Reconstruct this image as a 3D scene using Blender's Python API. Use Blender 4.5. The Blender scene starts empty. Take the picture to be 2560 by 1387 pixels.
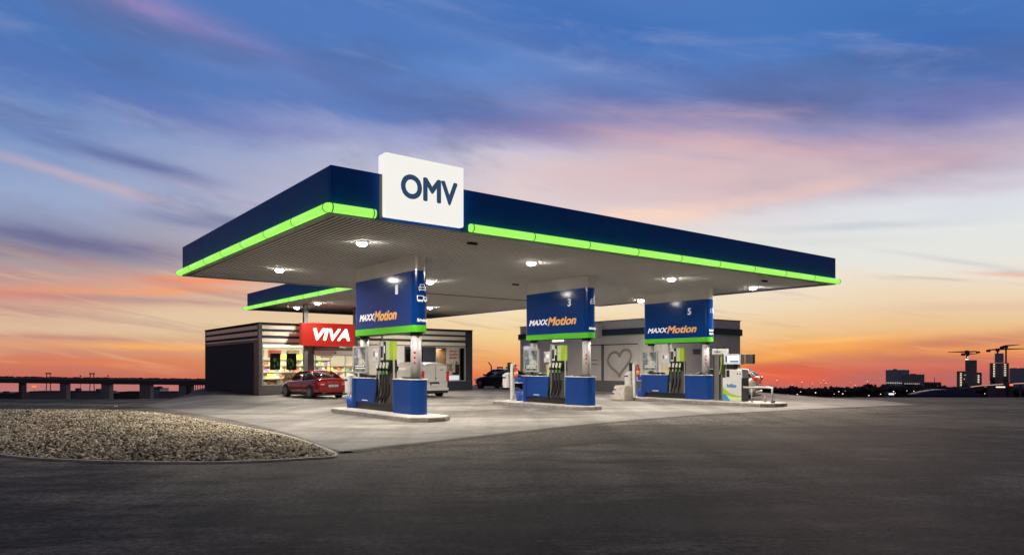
import bpy, bmesh, math, random
import numpy as np
from mathutils import Vector, Matrix
R = math.radians
random.seed(7); np.random.seed(7)
S = bpy.context.scene
COL = S.collection

# ---------------------------------------------------------------- camera
F, H, Y0 = 1743.0, 1.7, 912.0          # focal length in photo pixels, eye height, horizon row
cam = bpy.data.cameras.new('camera'); co = bpy.data.objects.new('camera', cam); COL.objects.link(co)
co.location = (0, 0, H); co.rotation_euler = (R(90), 0, 0)
cam.sensor_width = 36; cam.lens = F / 2560 * 36; cam.shift_y = (Y0 - 693.5) / 2560
cam.clip_end = 5000; cam.clip_start = 0.1
S.camera = co
S.view_settings.view_transform = 'Standard'; S.view_settings.look = 'None'
S.view_settings.exposure = 0.0; S.view_settings.gamma = 1.0
S.render.engine = 'CYCLES'
S.cycles.max_bounces = 6; S.cycles.diffuse_bounces = 4; S.cycles.glossy_bounces = 3
S.cycles.transmission_bounces = 4; S.cycles.sample_clamp_indirect = 4.0

def lin(c):
    return tuple(((v / 255) / 12.92 if v / 255 <= 0.04045 else ((v / 255 + 0.055) / 1.055) ** 2.4) for v in c)

# ---------------------------------------------------------------- dusk sky (world)
def azel(px, py):
    az = math.atan((px - 1280) / F)
    return az, math.atan((Y0 - py) / F * math.cos(az))

def build_world():
    w = bpy.data.worlds.new('World'); S.world = w; w.use_nodes = True
    nt = w.node_tree; nt.nodes.clear(); N = nt.nodes; L = nt.links
    def val(x, sock):
        if isinstance(x, (int, float)): sock.default_value = x
        else: L.new(x, sock)
    def m(op, a, b=0.0, c=0.0, clamp=False):
        n = N.new('ShaderNodeMath'); n.operation = op; n.use_clamp = clamp
        val(a, n.inputs[0]); val(b, n.inputs[1]); val(c, n.inputs[2]); return n.outputs[0]
    def mixc(f, a, b):
        n = N.new('ShaderNodeMix'); n.data_type = 'RGBA'; val(f, n.inputs[0])
        for x, s in ((a, n.inputs[6]), (b, n.inputs[7])):
            if isinstance(x, tuple): s.default_value = (*x, 1)
            else: L.new(x, s)
        return n.outputs[2]
    tc = N.new('ShaderNodeTexCoord'); sp = N.new('ShaderNodeSeparateXYZ'); L.new(tc.outputs['Generated'], sp.inputs[0])
    az = m('ARCTAN2', sp.outputs[0], sp.outputs[1]); el = m('ARCSINE', sp.outputs[2])
    def noise(sx, sy, scale, detail, rough, seed, dist=0.0):
        cb = N.new('ShaderNodeCombineXYZ')
        skew = m('MULTIPLY_ADD', az, 0.16 * sy, m('MULTIPLY', el, sy))
        L.new(m('MULTIPLY', az, sx), cb.inputs[0]); L.new(skew, cb.inputs[1]); cb.inputs[2].default_value = seed
        n = N.new('ShaderNodeTexNoise'); L.new(cb.outputs[0], n.inputs['Vector'])
        n.inputs['Scale'].default_value = scale; n.inputs['Detail'].default_value = detail
        n.inputs['Roughness'].default_value = rough; n.inputs['Distortion'].default_value = dist
        return m('SUBTRACT', n.outputs['Fac'], 0.5)
    n1 = noise(1, 4.2, 2.2, 7, 0.55, 1.3, 0.35)
    n2 = noise(1, 5.5, 3.6, 8, 0.6, 7.7, 0.5)
    n3 = noise(1, 9, 7.0, 6, 0.6, 3.1, 0.2)
    # amplitude of the wobble shrinks towards the horizon
    amp = m('MULTIPLY_ADD', m('MAXIMUM', el, 0.0), 0.45, 0.022)
    elw = m('MULTIPLY_ADD', n1, amp, el)
    LO, SPAN = -0.07, 0.75
    t = m('DIVIDE', m('SUBTRACT', elw, LO), SPAN, clamp=True)
    def ramp(px, stops):
        n = N.new('ShaderNodeValToRGB'); L.new(t, n.inputs[0]); cr = n.color_ramp
        st = sorted([((azel(px, y)[1] - LO) / SPAN, lin(c)) for y, c in stops])
        st = [(0.0, lin((38, 30, 34)))] + [(max(0.012, p), c) for p, c in st] + [(0.80, lin((74, 100, 152))), (1.0, lin((58, 78, 124)))]
        while len(cr.elements) < len(st): cr.elements.new(0.5)
        for e, (p, c) in zip(cr.elements, st): e.position = p; e.color = (*c, 1)
        return n.outputs[0]
    left = ramp(100, [(-250, (84, 120, 184)), (0, (84, 120, 186)), (110, (76, 118, 182)), (210, (84, 118, 184)), (300, (104, 138, 192)), (400, (126, 152, 198)),
                      (500, (150, 168, 204)), (590, (134, 136, 166)), (640, (138, 128, 150)), (690, (190, 150, 146)), (760, (208, 160, 142)), (810, (220, 186, 156)),
                      (850, (208, 150, 128)), (890, (208, 126, 98)), (940, (198, 108, 92)), (978, (178, 122, 124))])
    cent = ramp(1280, [(-250, (84, 124, 188)), (0, (80, 122, 190)), (110, (80, 124, 192)), (200, (100, 140, 204)), (290, (106, 128, 188)), (350, (168, 158, 196)),
                       (410, (205, 200, 216)), (480, (222, 205, 208)), (600, (232, 214, 204)), (700, (240, 222, 198)), (780, (245, 226, 190)), (840, (244, 208, 148)),
                       (900, (240, 166, 98)), (945, (232, 118, 78)), (978, (190, 106, 92))])
    right = ramp(2250, [(-250, (80, 120, 186)), (0, (72, 120, 188)), (100, (78, 120, 188)), (200, (92, 124, 188)), (300, (118, 134, 190)), (370, (150, 148, 190)),
                        (430, (190, 176, 196)), (500, (218, 220, 228)), (560, (230, 232, 230)), (620, (230, 230, 224)), (690, (238, 228, 212)), (770, (238, 212, 178)), (835, (236, 190, 136)),
                        (875, (236, 156, 92)), (915, (222, 118, 94)), (945, (222, 92, 76)), (972, (168, 106, 108))])
    al = azel(100, 900)[0]; ar = azel(2250, 900)[0]
    fl = m('SMOOTH_MIN', 1.0, m('DIVIDE', az, al, clamp=True), 0.15); fr = m('DIVIDE', az, ar, clamp=True)
    col = mixc(fl, cent, left); col = mixc(fr, col, right)
    strokes = [  # px, py, half length, half width, angle, colour, strength
        (1690, 245, 430, 78, 16, (86, 108, 170), .85), (1120, 262, 300, 40, 9, (84, 108, 166), .8), (1370, 325, 200, 30, 4, (124, 116, 168), .5),
        (1820, 350, 380, 46, 11, (214, 176, 184), .6), (1930, 378, 300, 18, 9, (232, 182, 178), .45), (2290, 412, 220, 34, 9, (164, 142, 172), .5),
        (1930, 492, 280, 17, -6, (244, 200, 192), .6), (1650, 536, 190, 24, -3, (255, 216, 192), .9), (1620, 430, 240, 60, 4, (228, 186, 186), .6),
        (2480, 110, 330, 80, 18, (60, 104, 176), .6), (2440, 262, 280, 60, -4, (112, 116, 174), .7), (1500, 60, 260, 50, 14, (62, 108, 182), .5),
        (470, 46, 290, 26, 11, (146, 134, 190), .65), (300, 8, 200, 22, 8, (164, 138, 184), .5), (170, 440, 260, 15, 11, (204, 178, 188), .6),
        (560, 488, 180, 14, 12, (196, 182, 204), .4), (300, 398, 160, 20, 9, (98, 112, 164), .75), (430, 425, 120, 14, 9, (104, 114, 160), .6), (160, 600, 330, 24, 5, (106, 106, 146), .8),
        (460, 552, 130, 22, 3, (118, 126, 166), .7), (640, 570, 160, 20, 0, (128, 134, 170), .5), (330, 728, 250, 12, -2, (248, 158, 104), .8), (500, 705, 150, 13, -3, (255, 140, 88), .75),
        (60, 735, 120, 12, 2, (232, 134, 110), .7), (330, 752, 260, 9, 1, (176, 138, 140), .7), (60, 660, 140, 16, 3, (170, 164, 166), .5), (400, 862, 290, 9, 0, (252, 178, 100), .85), (240, 846, 220, 7, 1, (190, 130, 116), .6),
        (450, 795, 260, 20, 0, (230, 206, 170), .6), (300, 908, 260, 8, 0, (230, 128, 84), .6), (2160, 872, 250, 13, 1, (252, 168, 84), .85), (1940, 893, 150, 12, -9, (255, 176, 84), .8),
        (2080, 852, 140, 7, -3, (255, 196, 112), .7), (2380, 862, 260, 20, -4, (196, 122, 104), .7), (2280, 900, 220, 14, 1, (184, 110, 98), .6), (2060, 932, 260, 12, 1, (232, 92, 66), .7), (1940, 912, 120, 10, 2, (206, 96, 70), .6),
        (2440, 940, 200, 18, 2, (170, 110, 106), .7), (2180, 940, 110, 18, 1, (168, 112, 108), .6), (2200, 566, 230, 10, 3, (196, 204, 214), .8), (2380, 650, 160, 7, 14, (198, 194, 200), .8), (2540, 688, 120, 6, 8, (240, 180, 160), .8),
        (2050, 600, 200, 14, 2, (206, 212, 216), .5), (1450, 172, 260, 26, 12, (116, 146, 204), .55), (930, 330, 260, 30, 4, (150, 165, 208), .55), (2300, 520, 320, 28, 2, (222, 228, 234), .6), (2450, 770, 200, 12, 1, (226, 190, 170), .6),
        (2480, 470, 160, 18, 5, (206, 190, 208), .6), (2270, 615, 420, 80, 0, (228, 230, 226), .6), (1800, 440, 360, 60, 6, (218, 190, 190), .6), (700, 190, 300, 36, 5, (108, 130, 190), .45), (60, 300, 200, 30, 8, (110, 128, 186), .4)]
    for i, (px, py, hl, hw, an, c, a) in enumerate(strokes):
        a0, e0 = azel(px, py); k = math.cos(a0) ** 1.5; sl, sw = hl / F * k, hw / F * k
        ca, sa = math.cos(R(-an)), math.sin(R(-an))
        da = m('SUBTRACT', az, a0); de = m('SUBTRACT', el, e0)
        s = m('ADD', m('MULTIPLY', da, ca / sl), m('MULTIPLY', de, sa / sl))
        tt = m('ADD', m('MULTIPLY', da, -sa / sw), m('MULTIPLY', de, ca / sw))
        s = m('MULTIPLY_ADD', n1 if i % 2 else n2, 2.6, s); tt = m('MULTIPLY_ADD', n2 if i % 2 else n1, 3.4, tt)
        r2 = m('ADD', m('MULTIPLY', s, s), m('MULTIPLY', tt, tt))
        g = m('EXPONENT', m('MULTIPLY', r2, -0.9))
        g = m('MULTIPLY', g, m('MULTIPLY_ADD', n3, 1.6, 1.0), clamp=True)
        col = mixc(m('MULTIPLY', g, a, clamp=True), col, lin(c))
    # patchy cloud cover: slate clumps and pale wisps high up, thin streaks low down
    def sstep(x, a, b):
        n = N.new('ShaderNodeMapRange'); n.interpolation_type = 'SMOOTHSTEP'; L.new(x, n.inputs[0]); n.inputs[1].default_value = a; n.inputs[2].default_value = b; return n.outputs[0]
    cA = noise(1.1, 4.0, 2.4, 10, 0.58, 14.3, 0.25); cB = noise(1.0, 4.8, 3.6, 10, 0.6, 25.9, 0.35); cC = noise(1.0, 15.0, 3.2, 9, 0.65, 5.2, 0.4); cD = noise(1.0, 13.0, 5.0, 8, 0.6, 31.0, 0.5)
    hi = m('MULTIPLY', sstep(el, 0.10, 0.19), m('SUBTRACT', 1.0, m('MULTIPLY', sstep(az, 0.1, 0.45), m('SUBTRACT', 1.0, sstep(el, 0.24, 0.33)))))
    col = mixc(m('MULTIPLY', m('MULTIPLY', sstep(cA, 0.01, 0.17), hi), 0.45), col, lin((88, 104, 148)))
    col = mixc(m('MULTIPLY', m('MULTIPLY', sstep(cB, 0.02, 0.20), hi), 0.24), col, lin((170, 174, 208)))
    lo = m('MULTIPLY', sstep(el, -0.03, 0.02), m('SUBTRACT', 1.0, sstep(el, 0.08, 0.17)))
    col = mixc(m('MULTIPLY', m('MULTIPLY', sstep(cC, 0.02, 0.20), lo), 0.42), col, lin((172, 130, 132)))
    col = mixc(m('MULTIPLY', m('MULTIPLY', sstep(cD, 0.03, 0.20), lo), 0.30), col, lin((255, 208, 160)))
    # overcast dusk away from the afterglow: overhead and behind the viewer
    back = m('MULTIPLY', m('SUBTRACT', m('ABSOLUTE', az), 0.85), 1.6, clamp=True)
    up = m('MULTIPLY', m('SUBTRACT', el, 0.52), 3.0, clamp=True)
    bk = mixc(m('MULTIPLY', m('MAXIMUM', el, 0.0), 1.2, clamp=True), lin((96, 84, 92)), lin((80, 82, 92)))
    col = mixc(m('MAXIMUM', back, up), col, bk)
    col = mixc(m('MULTIPLY', m('SUBTRACT', -0.045, el), 60.0, clamp=True), col, lin((30, 25, 27)))
    bg = N.new('ShaderNodeBackground'); L.new(col, bg.inputs[0]); bg.inputs[1].default_value = 1.0
    out = N.new('ShaderNodeOutputWorld'); L.new(bg.outputs[0], out.inputs[0])
    try: w.cycles.sampling_method = 'MANUAL'; w.cycles.sample_map_resolution = 512
    except Exception: pass
build_world()

# faint last light from the sunset side
sd = bpy.data.lights.new('sun', 'SUN'); sd.energy = 0.25; sd.angle = R(12); sd.color = (1.0, 0.72, 0.55)
so = bpy.data.objects.new('sun', sd); COL.objects.link(so); so.location = (0, 0, 60)
so.rotation_euler = Vector((-0.45, -1.0, -0.2)).to_track_quat('-Z', 'Y').to_euler()

# ---------------------------------------------------------------- helpers
def tag(o, label=None, cat=None, group=None, kind=None):
    if label: o['label'] = label
    if cat: o['category'] = cat
    if group: o['group'] = group
    if kind: o['kind'] = kind
    return o

def empty(name, loc=(0, 0, 0), rz=0.0, label=None, cat=None, group=None):
    o = bpy.data.objects.new(name, None); COL.objects.link(o); o.empty_display_size = 0.2
    o.location = loc; o.rotation_euler = (0, 0, rz)
    return tag(o, label, cat, group)

def copy_tree(o, parent=None):
    c = o.copy(); COL.objects.link(c); c.parent = parent
    for ch in list(o.children): copy_tree(ch, c)
    return c

class MB:
    def __init__(s): s.bm = bmesh.new(); s.mi = 0
    def _fin(s, fs):
        for f in fs: f.material_index = s.mi
        return s
    def box(s, x0, x1, y0, y1, z0, z1, rot=None, piv=None):
        vs = [s.bm.verts.new(p) for p in ((x0, y0, z0), (x1, y0, z0), (x1, y1, z0), (x0, y1, z0), (x0, y0, z1), (x1, y0, z1), (x1, y1, z1), (x0, y1, z1))]
        fs = [s.bm.faces.new([vs[i] for i in q]) for q in ((3, 2, 1, 0), (4, 5, 6, 7), (0, 1, 5, 4), (1, 2, 6, 5), (2, 3, 7, 6), (3, 0, 4, 7))]
        if rot is not None:
            p = Vector(piv or ((x0 + x1) / 2, (y0 + y1) / 2, (z0 + z1) / 2))
            for v in vs: v.co = p + rot @ (v.co - p)
        return s._fin(fs)
    def prism(s, pts, z0, z1):
        b = [s.bm.verts.new((x, y, z0)) for x, y in pts]; t = [s.bm.verts.new((x, y, z1)) for x, y in pts]; n = len(pts)
        fs = [s.bm.faces.new(b[::-1]), s.bm.faces.new(t)]
        for i in range(n): fs.append(s.bm.faces.new((b[i], b[(i + 1) % n], t[(i + 1) % n], t[i])))
        return s._fin(fs)
    def flat(s, pts, z):
        return s._fin([s.bm.faces.new([s.bm.verts.new((*p, z)) for p in pts])])
    def poly(s, pts): return s._fin([s.bm.faces.new([s.bm.verts.new(p) for p in pts])])
    def tube(s, path, r, n=10, cap=True):
        path = [Vector(p) for p in path]; rings = []; rr = r if isinstance(r, (list, tuple)) else [r] * len(path)
        for i, p in enumerate(path):
            d = (path[min(i + 1, len(path) - 1)] - path[max(i - 1, 0)]).normalized()
            q = d.to_track_quat('Z', 'Y')
            rings.append([s.bm.verts.new(p + q @ Vector((math.cos(2 * math.pi * k / n) * rr[i], math.sin(2 * math.pi * k / n) * rr[i], 0))) for k in range(n)])
        fs = []
        for a, b in zip(rings, rings[1:]):
            for k in range(n): fs.append(s.bm.faces.new((a[k], a[(k + 1) % n], b[(k + 1) % n], b[k])))
        if cap: fs += [s.bm.faces.new(rings[0][::-1]), s.bm.faces.new(rings[-1])]
        for f in fs[:len(fs) - (2 if cap else 0)]: f.smooth = True
        return s._fin(fs)
    def loft(s, rings, cap=True):
        V = [[s.bm.verts.new(p) for p in r] for r in rings]; n = len(V[0]); fs = []
        for a, b in zip(V, V[1:]):
            for k in range(n): fs.append(s.bm.faces.new((a[k], a[(k + 1) % n], b[(k + 1) % n], b[k])))
        for f in fs: f.smooth = True
        if cap: fs += [s.bm.faces.new(V[0][::-1]), s.bm.faces.new(V[-1])]
        return s._fin(fs)
    def build(s, name, mats, parent=None, bevel=0.0, seg=2, loc=None, rz=None, smooth=False):
        bmesh.ops.recalc_face_normals(s.bm, faces=s.bm.faces[:])
        me = bpy.data.meshes.new(name); s.bm.to_mesh(me); s.bm.free()
        if not isinstance(mats, (list, tuple)): mats = [mats]
        for m_ in mats: me.materials.append(m_)
        o = bpy.data.objects.new(name, me); COL.objects.link(o)
        if parent is not None: o.parent = parent
        if loc is not None: o.location = loc
        if rz is not None: o.rotation_euler = (0, 0, rz)
        if smooth:
            for p in me.polygons: p.use_smooth = True
        if bevel:
            b = o.modifiers.new('bevel', 'BEVEL'); b.width = bevel; b.segments = seg; b.limit_method = 'ANGLE'
            b.angle_limit = R(35)
        return o

def text(name, s, size, mat, parent, loc, rz=0.0, shear=0.0, bold=0.0, depth=0.004, sx=1.0, align='LEFT', fit=None):
    """flat lettering; bold thickens the strokes; fit = (width, cap height) in metres"""
    cu = bpy.data.curves.new(name, 'FONT'); cu.body = s; cu.size = size; cu.shear = shear; cu.extrude = depth
    cu.resolution_u = 5
    tmp = bpy.data.objects.new(name + '_c', cu); COL.objects.link(tmp)
    bpy.context.view_layer.update()
    me0 = bpy.data.meshes.new_from_object(tmp.evaluated_get(bpy.context.evaluated_depsgraph_get()))
    bpy.data.objects.remove(tmp); bpy.data.curves.remove(cu)
    bm = bmesh.new(); ring = [(0, 0)] + ([(math.cos(a * math.pi / 4), math.sin(a * math.pi / 4)) for a in range(8)] if bold else [])
    for k, (dx, dy) in enumerate(ring):
        n0 = len(bm.verts); bm.from_mesh(me0); bm.verts.ensure_lookup_table()
        for v in bm.verts[n0:]: v.co += Vector((dx * bold, dy * bold, .0006 * k))
    xs = [v.co.x for v in bm.verts]; ys = [v.co.y for v in bm.verts]; x0, x1, y0, y1 = min(xs), max(xs), min(ys), max(ys)
    kx, ky = (fit[0] / (x1 - x0), fit[1] / (y1 - y0)) if fit else (sx, 1)
    ox = (x0 + x1) / 2 if align == 'CENTER' else x0
    for v in bm.verts: v.co.x = (v.co.x - ox) * kx; v.co.y = (v.co.y - y0) * ky
    me = bpy.data.meshes.new(name); bm.to_mesh(me); bm.free(); bpy.data.meshes.remove(me0)
    me.materials.append(mat)
    o = bpy.data.objects.new(name, me); COL.objects.link(o); o.parent = parent
    o.location = loc; o.rotation_euler = (R(90), 0, rz)
    return o

def mat(name, c, rough=0.5, metal=0.0, emit=None, es=1.0, var=0.0, vscale=3.0, bump=0.0, bscale=40.0, coat=0.0, spec=0.5, streak=False):
    m = bpy.data.materials.new(name); m.use_nodes = True; nt = m.node_tree; b = nt.nodes['Principled BSDF']
    c = tuple(c); b.inputs['Base Color'].default_value = (*c, 1); b.inputs['Roughness'].default_value = rough
    b.inputs['Metallic'].default_value = metal; b.inputs['Specular IOR Level'].default_value = spec
    if coat: b.inputs['Coat Weight'].default_value = coat; b.inputs['Coat Roughness'].default_value = 0.05
    if emit is not None: b.inputs['Emission Color'].default_value = (*emit, 1); b.inputs['Emission Strength'].default_value = es
    tc = nt.nodes.new('ShaderNodeTexCoord')
    if var:
        mp = nt.nodes.new('ShaderNodeMapping'); nt.links.new(tc.outputs['Object'], mp.inputs[0])
        if streak: mp.inputs['Scale'].default_value = (1, 1, 0.15)
        n = nt.nodes.new('ShaderNodeTexNoise'); n.inputs['Scale'].default_value = vscale; n.inputs['Detail'].default_value = 6; n.inputs['Roughness'].default_value = 0.6
        nt.links.new(mp.outputs[0], n.inputs['Vector'])
        r = nt.nodes.new('ShaderNodeValToRGB'); r.color_ramp.elements[0].position = 0.3; r.color_ramp.elements[1].position = 0.7
        r.color_ramp.elements[0].color = (*[x * (1 - var) for x in c], 1); r.color_ramp.elements[1].color = (*[min(1, x * (1 + var)) for x in c], 1)
        nt.links.new(n.outputs['Fac'], r.inputs[0]); nt.links.new(r.outputs[0], b.inputs['Base Color'])
        mr = nt.nodes.new('ShaderNodeMapRange'); nt.links.new(n.outputs['Fac'], mr.inputs[0])
        mr.inputs[3].default_value = max(0.02, rough * 0.8); mr.inputs[4].default_value = min(1, rough * 1.2); nt.links.new(mr.outputs[0], b.inputs['Roughness'])
    if bump:
        n = nt.nodes.new('ShaderNodeTexNoise'); n.inputs['Scale'].default_value = bscale; n.inputs['Detail'].default_value = 4
        nt.links.new(tc.outputs['Object'], n.inputs['Vector']); bp = nt.nodes.new('ShaderNodeBump'); bp.inputs['Strength'].default_value = bump
        bp.inputs['Distance'].default_value = 0.02; nt.links.new(n.outputs['Fac'], bp.inputs['Height']); nt.links.new(bp.outputs[0], b.inputs['Normal'])
    return m

def island_colours(name, cols, rough=0.7, emit=0.0):
    m = bpy.data.materials.new(name); m.use_nodes = True; nt = m.node_tree; b = nt.nodes['Principled BSDF']; b.inputs['Roughness'].default_value = rough
    g = nt.nodes.new('ShaderNodeNewGeometry'); r = nt.nodes.new('ShaderNodeValToRGB'); cr = r.color_ramp; cr.interpolation = 'CONSTANT'; drift = emit < 0
    while len(cr.elements) < len(cols): cr.elements.new(0.5)
    for i, (e, c) in enumerate(zip(cr.elements, cols)): e.position = i / len(cols); e.color = (*c, 1)
    nt.links.new(g.outputs['Random Per Island'], r.inputs[0]); nt.links.new(r.outputs[0], b.inputs['Base Color'])
    if drift:
        n = nt.nodes.new('ShaderNodeTexNoise'); n.inputs['Scale'].default_value = .9; n.inputs['Detail'].default_value = 4; nt.links.new(g.outputs['Position'], n.inputs['Vector'])
        q = nt.nodes.new('ShaderNodeMapRange'); nt.links.new(n.outputs['Fac'], q.inputs[0]); q.inputs[1].default_value = .35; q.inputs[2].default_value = .65; q.inputs[3].default_value = .85; q.inputs[4].default_value = 1.45
        mx = nt.nodes.new('ShaderNodeMix'); mx.data_type = 'RGBA'; mx.blend_type = 'MULTIPLY'; mx.inputs[0].default_value = 1.0
        nt.links.new(r.outputs[0], mx.inputs[6]); nt.links.new(q.outputs[0], mx.inputs[7]); nt.links.new(mx.outputs[2], b.inputs['Base Color'])
    if emit > 0: nt.links.new(r.outputs[0], b.inputs['Emission Color']); b.inputs['Emission Strength'].default_value = emit
    return m

def ground_mat(name, c0, c1, c2, rough, joints=False, grain=220.0, amp=.7, spec=.08):
    """worn paving: fine aggregate, broad patches, tyre-darkened lanes; world-space metres"""
    m = bpy.data.materials.new(name); m.use_nodes = True; nt = m.node_tree; N = nt.nodes; L = nt.links; b = N['Principled BSDF']
    g = N.new('ShaderNodeNewGeometry')
    def noise(scale, det, rot=0.0, st=(1, 1, 1), ro=0.6):
        mp = N.new('ShaderNodeMapping'); mp.inputs['Rotation'].default_value = (0, 0, rot); mp.inputs['Scale'].default_value = st
        L.new(g.outputs['Position'], mp.inputs[0]); n = N.new('ShaderNodeTexNoise'); n.inputs['Scale'].default_value = scale
        n.inputs['Detail'].default_value = det; n.inputs['Roughness'].default_value = ro; L.new(mp.outputs[0], n.inputs['Vector']); return n.outputs['Fac']
    big = noise(0.16, 6, R(-30), (0.45, 1.6, 1)); mid = noise(0.9, 7, R(-20), (.6, 1.4, 1), ro=.68); fine = noise(grain, 2, ro=0.8); fine2 = noise(grain / 3.2, 3)
    def mixf(a, b_, w):
        n = N.new('ShaderNodeMath'); n.operation = 'MULTIPLY_ADD'; L.new(a, n.inputs[0]); n.inputs[1].default_value = w
        if isinstance(b_, float): n.inputs[2].default_value = b_
        else: L.new(b_, n.inputs[2])
        return n.outputs[0]
    s = mixf(mid, mixf(big, -0.35, 1.0), 0.7)
    r = N.new('ShaderNodeValToRGB'); cr = r.color_ramp; cr.elements.new(0.5)
    for e, p, c in zip(cr.elements, (0.42, 0.5, 0.585), (c0, c1, c2)): e.position = p; e.color = (*c, 1)
    L.new(s, r.inputs[0])
    r2 = N.new('ShaderNodeMapRange'); L.new(mixf(fine2, mixf(fine, -0.0, 0.5), 0.5), r2.inputs[0]); r2.inputs[1].default_value = 0.3; r2.inputs[2].default_value = 0.7
    r2.inputs[1].default_value = 0.36; r2.inputs[2].default_value = 0.64; r2.inputs[3].default_value = 1 - amp; r2.inputs[4].default_value = 1 + amp * 1.1; b.inputs['Specular IOR Level'].default_value = spec
    mx = N.new('ShaderNodeMix'); mx.data_type = 'RGBA'; mx.blend_type = 'MULTIPLY'; mx.inputs[0].default_value = 1.0
    L.new(r.outputs[0], mx.inputs[6]); L.new(r2.outputs[0], mx.inputs[7]); colr = mx.outputs[2]
    lane = noise(0.55, 5, -R(37.8), (1.5, .12, 1), ro=.62); spot = noise(2.6, 3, 0.3)
    for src, a, b_, lo_, hi_ in ((lane, .36, .60, .72, 1.12), (spot, .26, .36, .55, 1.0)):
        q = N.new('ShaderNodeMapRange'); L.new(src, q.inputs[0]); q.inputs[1].default_value = a; q.inputs[2].default_value = b_; q.inputs[3].default_value = lo_; q.inputs[4].default_value = hi_
        m3 = N.new('ShaderNodeMix'); m3.data_type = 'RGBA'; m3.blend_type = 'MULTIPLY'; m3.inputs[0].default_value = 1.0; L.new(colr, m3.inputs[6]); L.new(q.outputs[0], m3.inputs[7]); colr = m3.outputs[2]
    if joints:
        sx = N.new('ShaderNodeMapping'); sx.inputs['Rotation'].default_value = (0, 0, -R(37.8)); L.new(g.outputs['Position'], sx.inputs[0])
        bt = N.new('ShaderNodeTexBrick'); L.new(sx.outputs[0], bt.inputs['Vector']); bt.inputs['Scale'].default_value = 1.0; bt.offset = 0.0
        bt.inputs['Brick Width'].default_value = 5.0; bt.inputs['Row Height'].default_value = 5.0; bt.inputs['Mortar Size'].default_value = 0.012
        bt.inputs['Color1'].default_value = (1, 1, 1, 1); bt.inputs['Color2'].default_value = (.9, .9, .9, 1); bt.inputs['Mortar'].default_value = (.35, .35, .35, 1)
        m2 = N.new('ShaderNodeMix'); m2.data_type = 'RGBA'; m2.blend_type = 'MULTIPLY'; m2.inputs[0].default_value = 1.0
        L.new(colr, m2.inputs[6]); L.new(bt.outputs['Color'], m2.inputs[7]); colr = m2.outputs[2]
    L.new(colr, b.inputs['Base Color'])
    rr = N.new('ShaderNodeMapRange'); L.new(s, rr.inputs[0]); rr.inputs[1].default_value = 0.3; rr.inputs[2].default_value = 0.7; rr.inputs[3].default_value = rough - 0.12; rr.inputs[4].default_value = rough + 0.12
    L.new(rr.outputs[0], b.inputs['Roughness'])
    bp = N.new('ShaderNodeBump'); bp.inputs['Strength'].default_value = 0.35; bp.inputs['Distance'].default_value = 0.005; L.new(fine2, bp.inputs['Height']); L.new(bp.outputs[0], b.inputs['Normal'])
    return m

# station frame: u runs to the far left, v to the far right
_h = math.hypot(1352, 1743); U = Vector((-1352 / _h, 1743 / _h)); V = Vector((U.y, -U.x)); A = Vector((-4.06, 15.6))
TH = math.atan2(U.y, U.x)                     # local +x = u, local +y = -v
def W(u, v, z=0.0):
    p = A + U * u + V * v; return (p.x, p.y, z)
def G(px, py, z=0.0):
    Y = (H - z) * F / (py - Y0); return ((px - 1280) / F * Y, Y)
def at(px, py, D): return ((px - 1280) / F * D, H - (py - Y0) / F * D)

def smooth_path(pts, n=6, closed=False):
    out = []; m = len(pts); P = [Vector(p) for p in pts]
    for i in range(m if closed else m - 1):
        p0 = P[(i - 1) % m] if closed or i > 0 else P[0]; p1 = P[i]; p2 = P[(i + 1) % m]; p3 = P[(i + 2) % m] if closed or i + 2 < m else P[-1]
        for k in range(n):
            t = k / n; out.append(tuple(0.5 * ((2 * p1) + (p2 - p0) * t + (2 * p0 - 5 * p1 + 4 * p2 - p3) * t * t + (3 * p1 - p0 - 3 * p2 + p3) * t ** 3)))
    if not closed: out.append(tuple(P[-1]))
    return out

def ribbon(pts, w):
    P = [Vector(p) for p in pts]; l, r = [], []
    for i, p in enumerate(P):
        d = (P[min(i + 1, len(P) - 1)] - P[max(i - 1, 0)]).normalized(); n = Vector((-d.y, d.x))
        l.append(tuple(p + n * w / 2)); r.append(tuple(p - n * w / 2))
    return l, r

# ---------------------------------------------------------------- materials
M = {}
M['asphalt'] = ground_mat('asphalt', (.066, .057, .049), (.150, .132, .112), (.255, .224, .188), 0.8, grain=42, amp=.8, spec=.16)
M['concrete'] = ground_mat('concrete', (.19, .175, .157), (.275, .256, .23), (.36, .335, .30), 0.6, joints=True, grain=45, amp=.14, spec=.3)
M['gutter'] = ground_mat('gutter', (.07, .062, .054), (.11, .098, .085), (.16, .142, .124), 0.7, grain=40)
M['kerb'] = mat('kerb_stone', (.60, .55, .49), 0.75, var=.25, vscale=6, bump=.3, bscale=60)
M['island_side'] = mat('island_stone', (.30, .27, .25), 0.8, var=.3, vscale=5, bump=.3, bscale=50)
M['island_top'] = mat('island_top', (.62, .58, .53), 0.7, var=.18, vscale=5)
M['seam'] = mat('seam', (.035, .032, .03), 0.7)
M['fascia'] = mat('fascia_blue', (.003, .115, .55), 0.55, spec=.15, var=.1, vscale=1.5)
M['soffit'] = mat('soffit_slats', (.76, .735, .70), 0.8, spec=.1, var=.06, vscale=.8)
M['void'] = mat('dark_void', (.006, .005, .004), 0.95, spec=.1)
M['edge_trim'] = mat('edge_trim', (.22, .21, .20), 0.5)
M['green_tube'] = mat('green_tube', (.05, .1, .03), 0.3, emit=lin((166, 250, 100)), es=1.0)
M['green_ring'] = mat('green_ring', (.03, .28, .04), 0.4, emit=(.01, .25, .02), es=.5)
M['white_lit'] = mat('white_lit', (.5, .5, .49), 0.4, emit=lin((248, 246, 238)), es=.93)
M['omv_blue'] = mat('omv_blue', lin((48, 74, 104)), 0.5, emit=lin((48, 74, 104)), es=.8)
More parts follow.
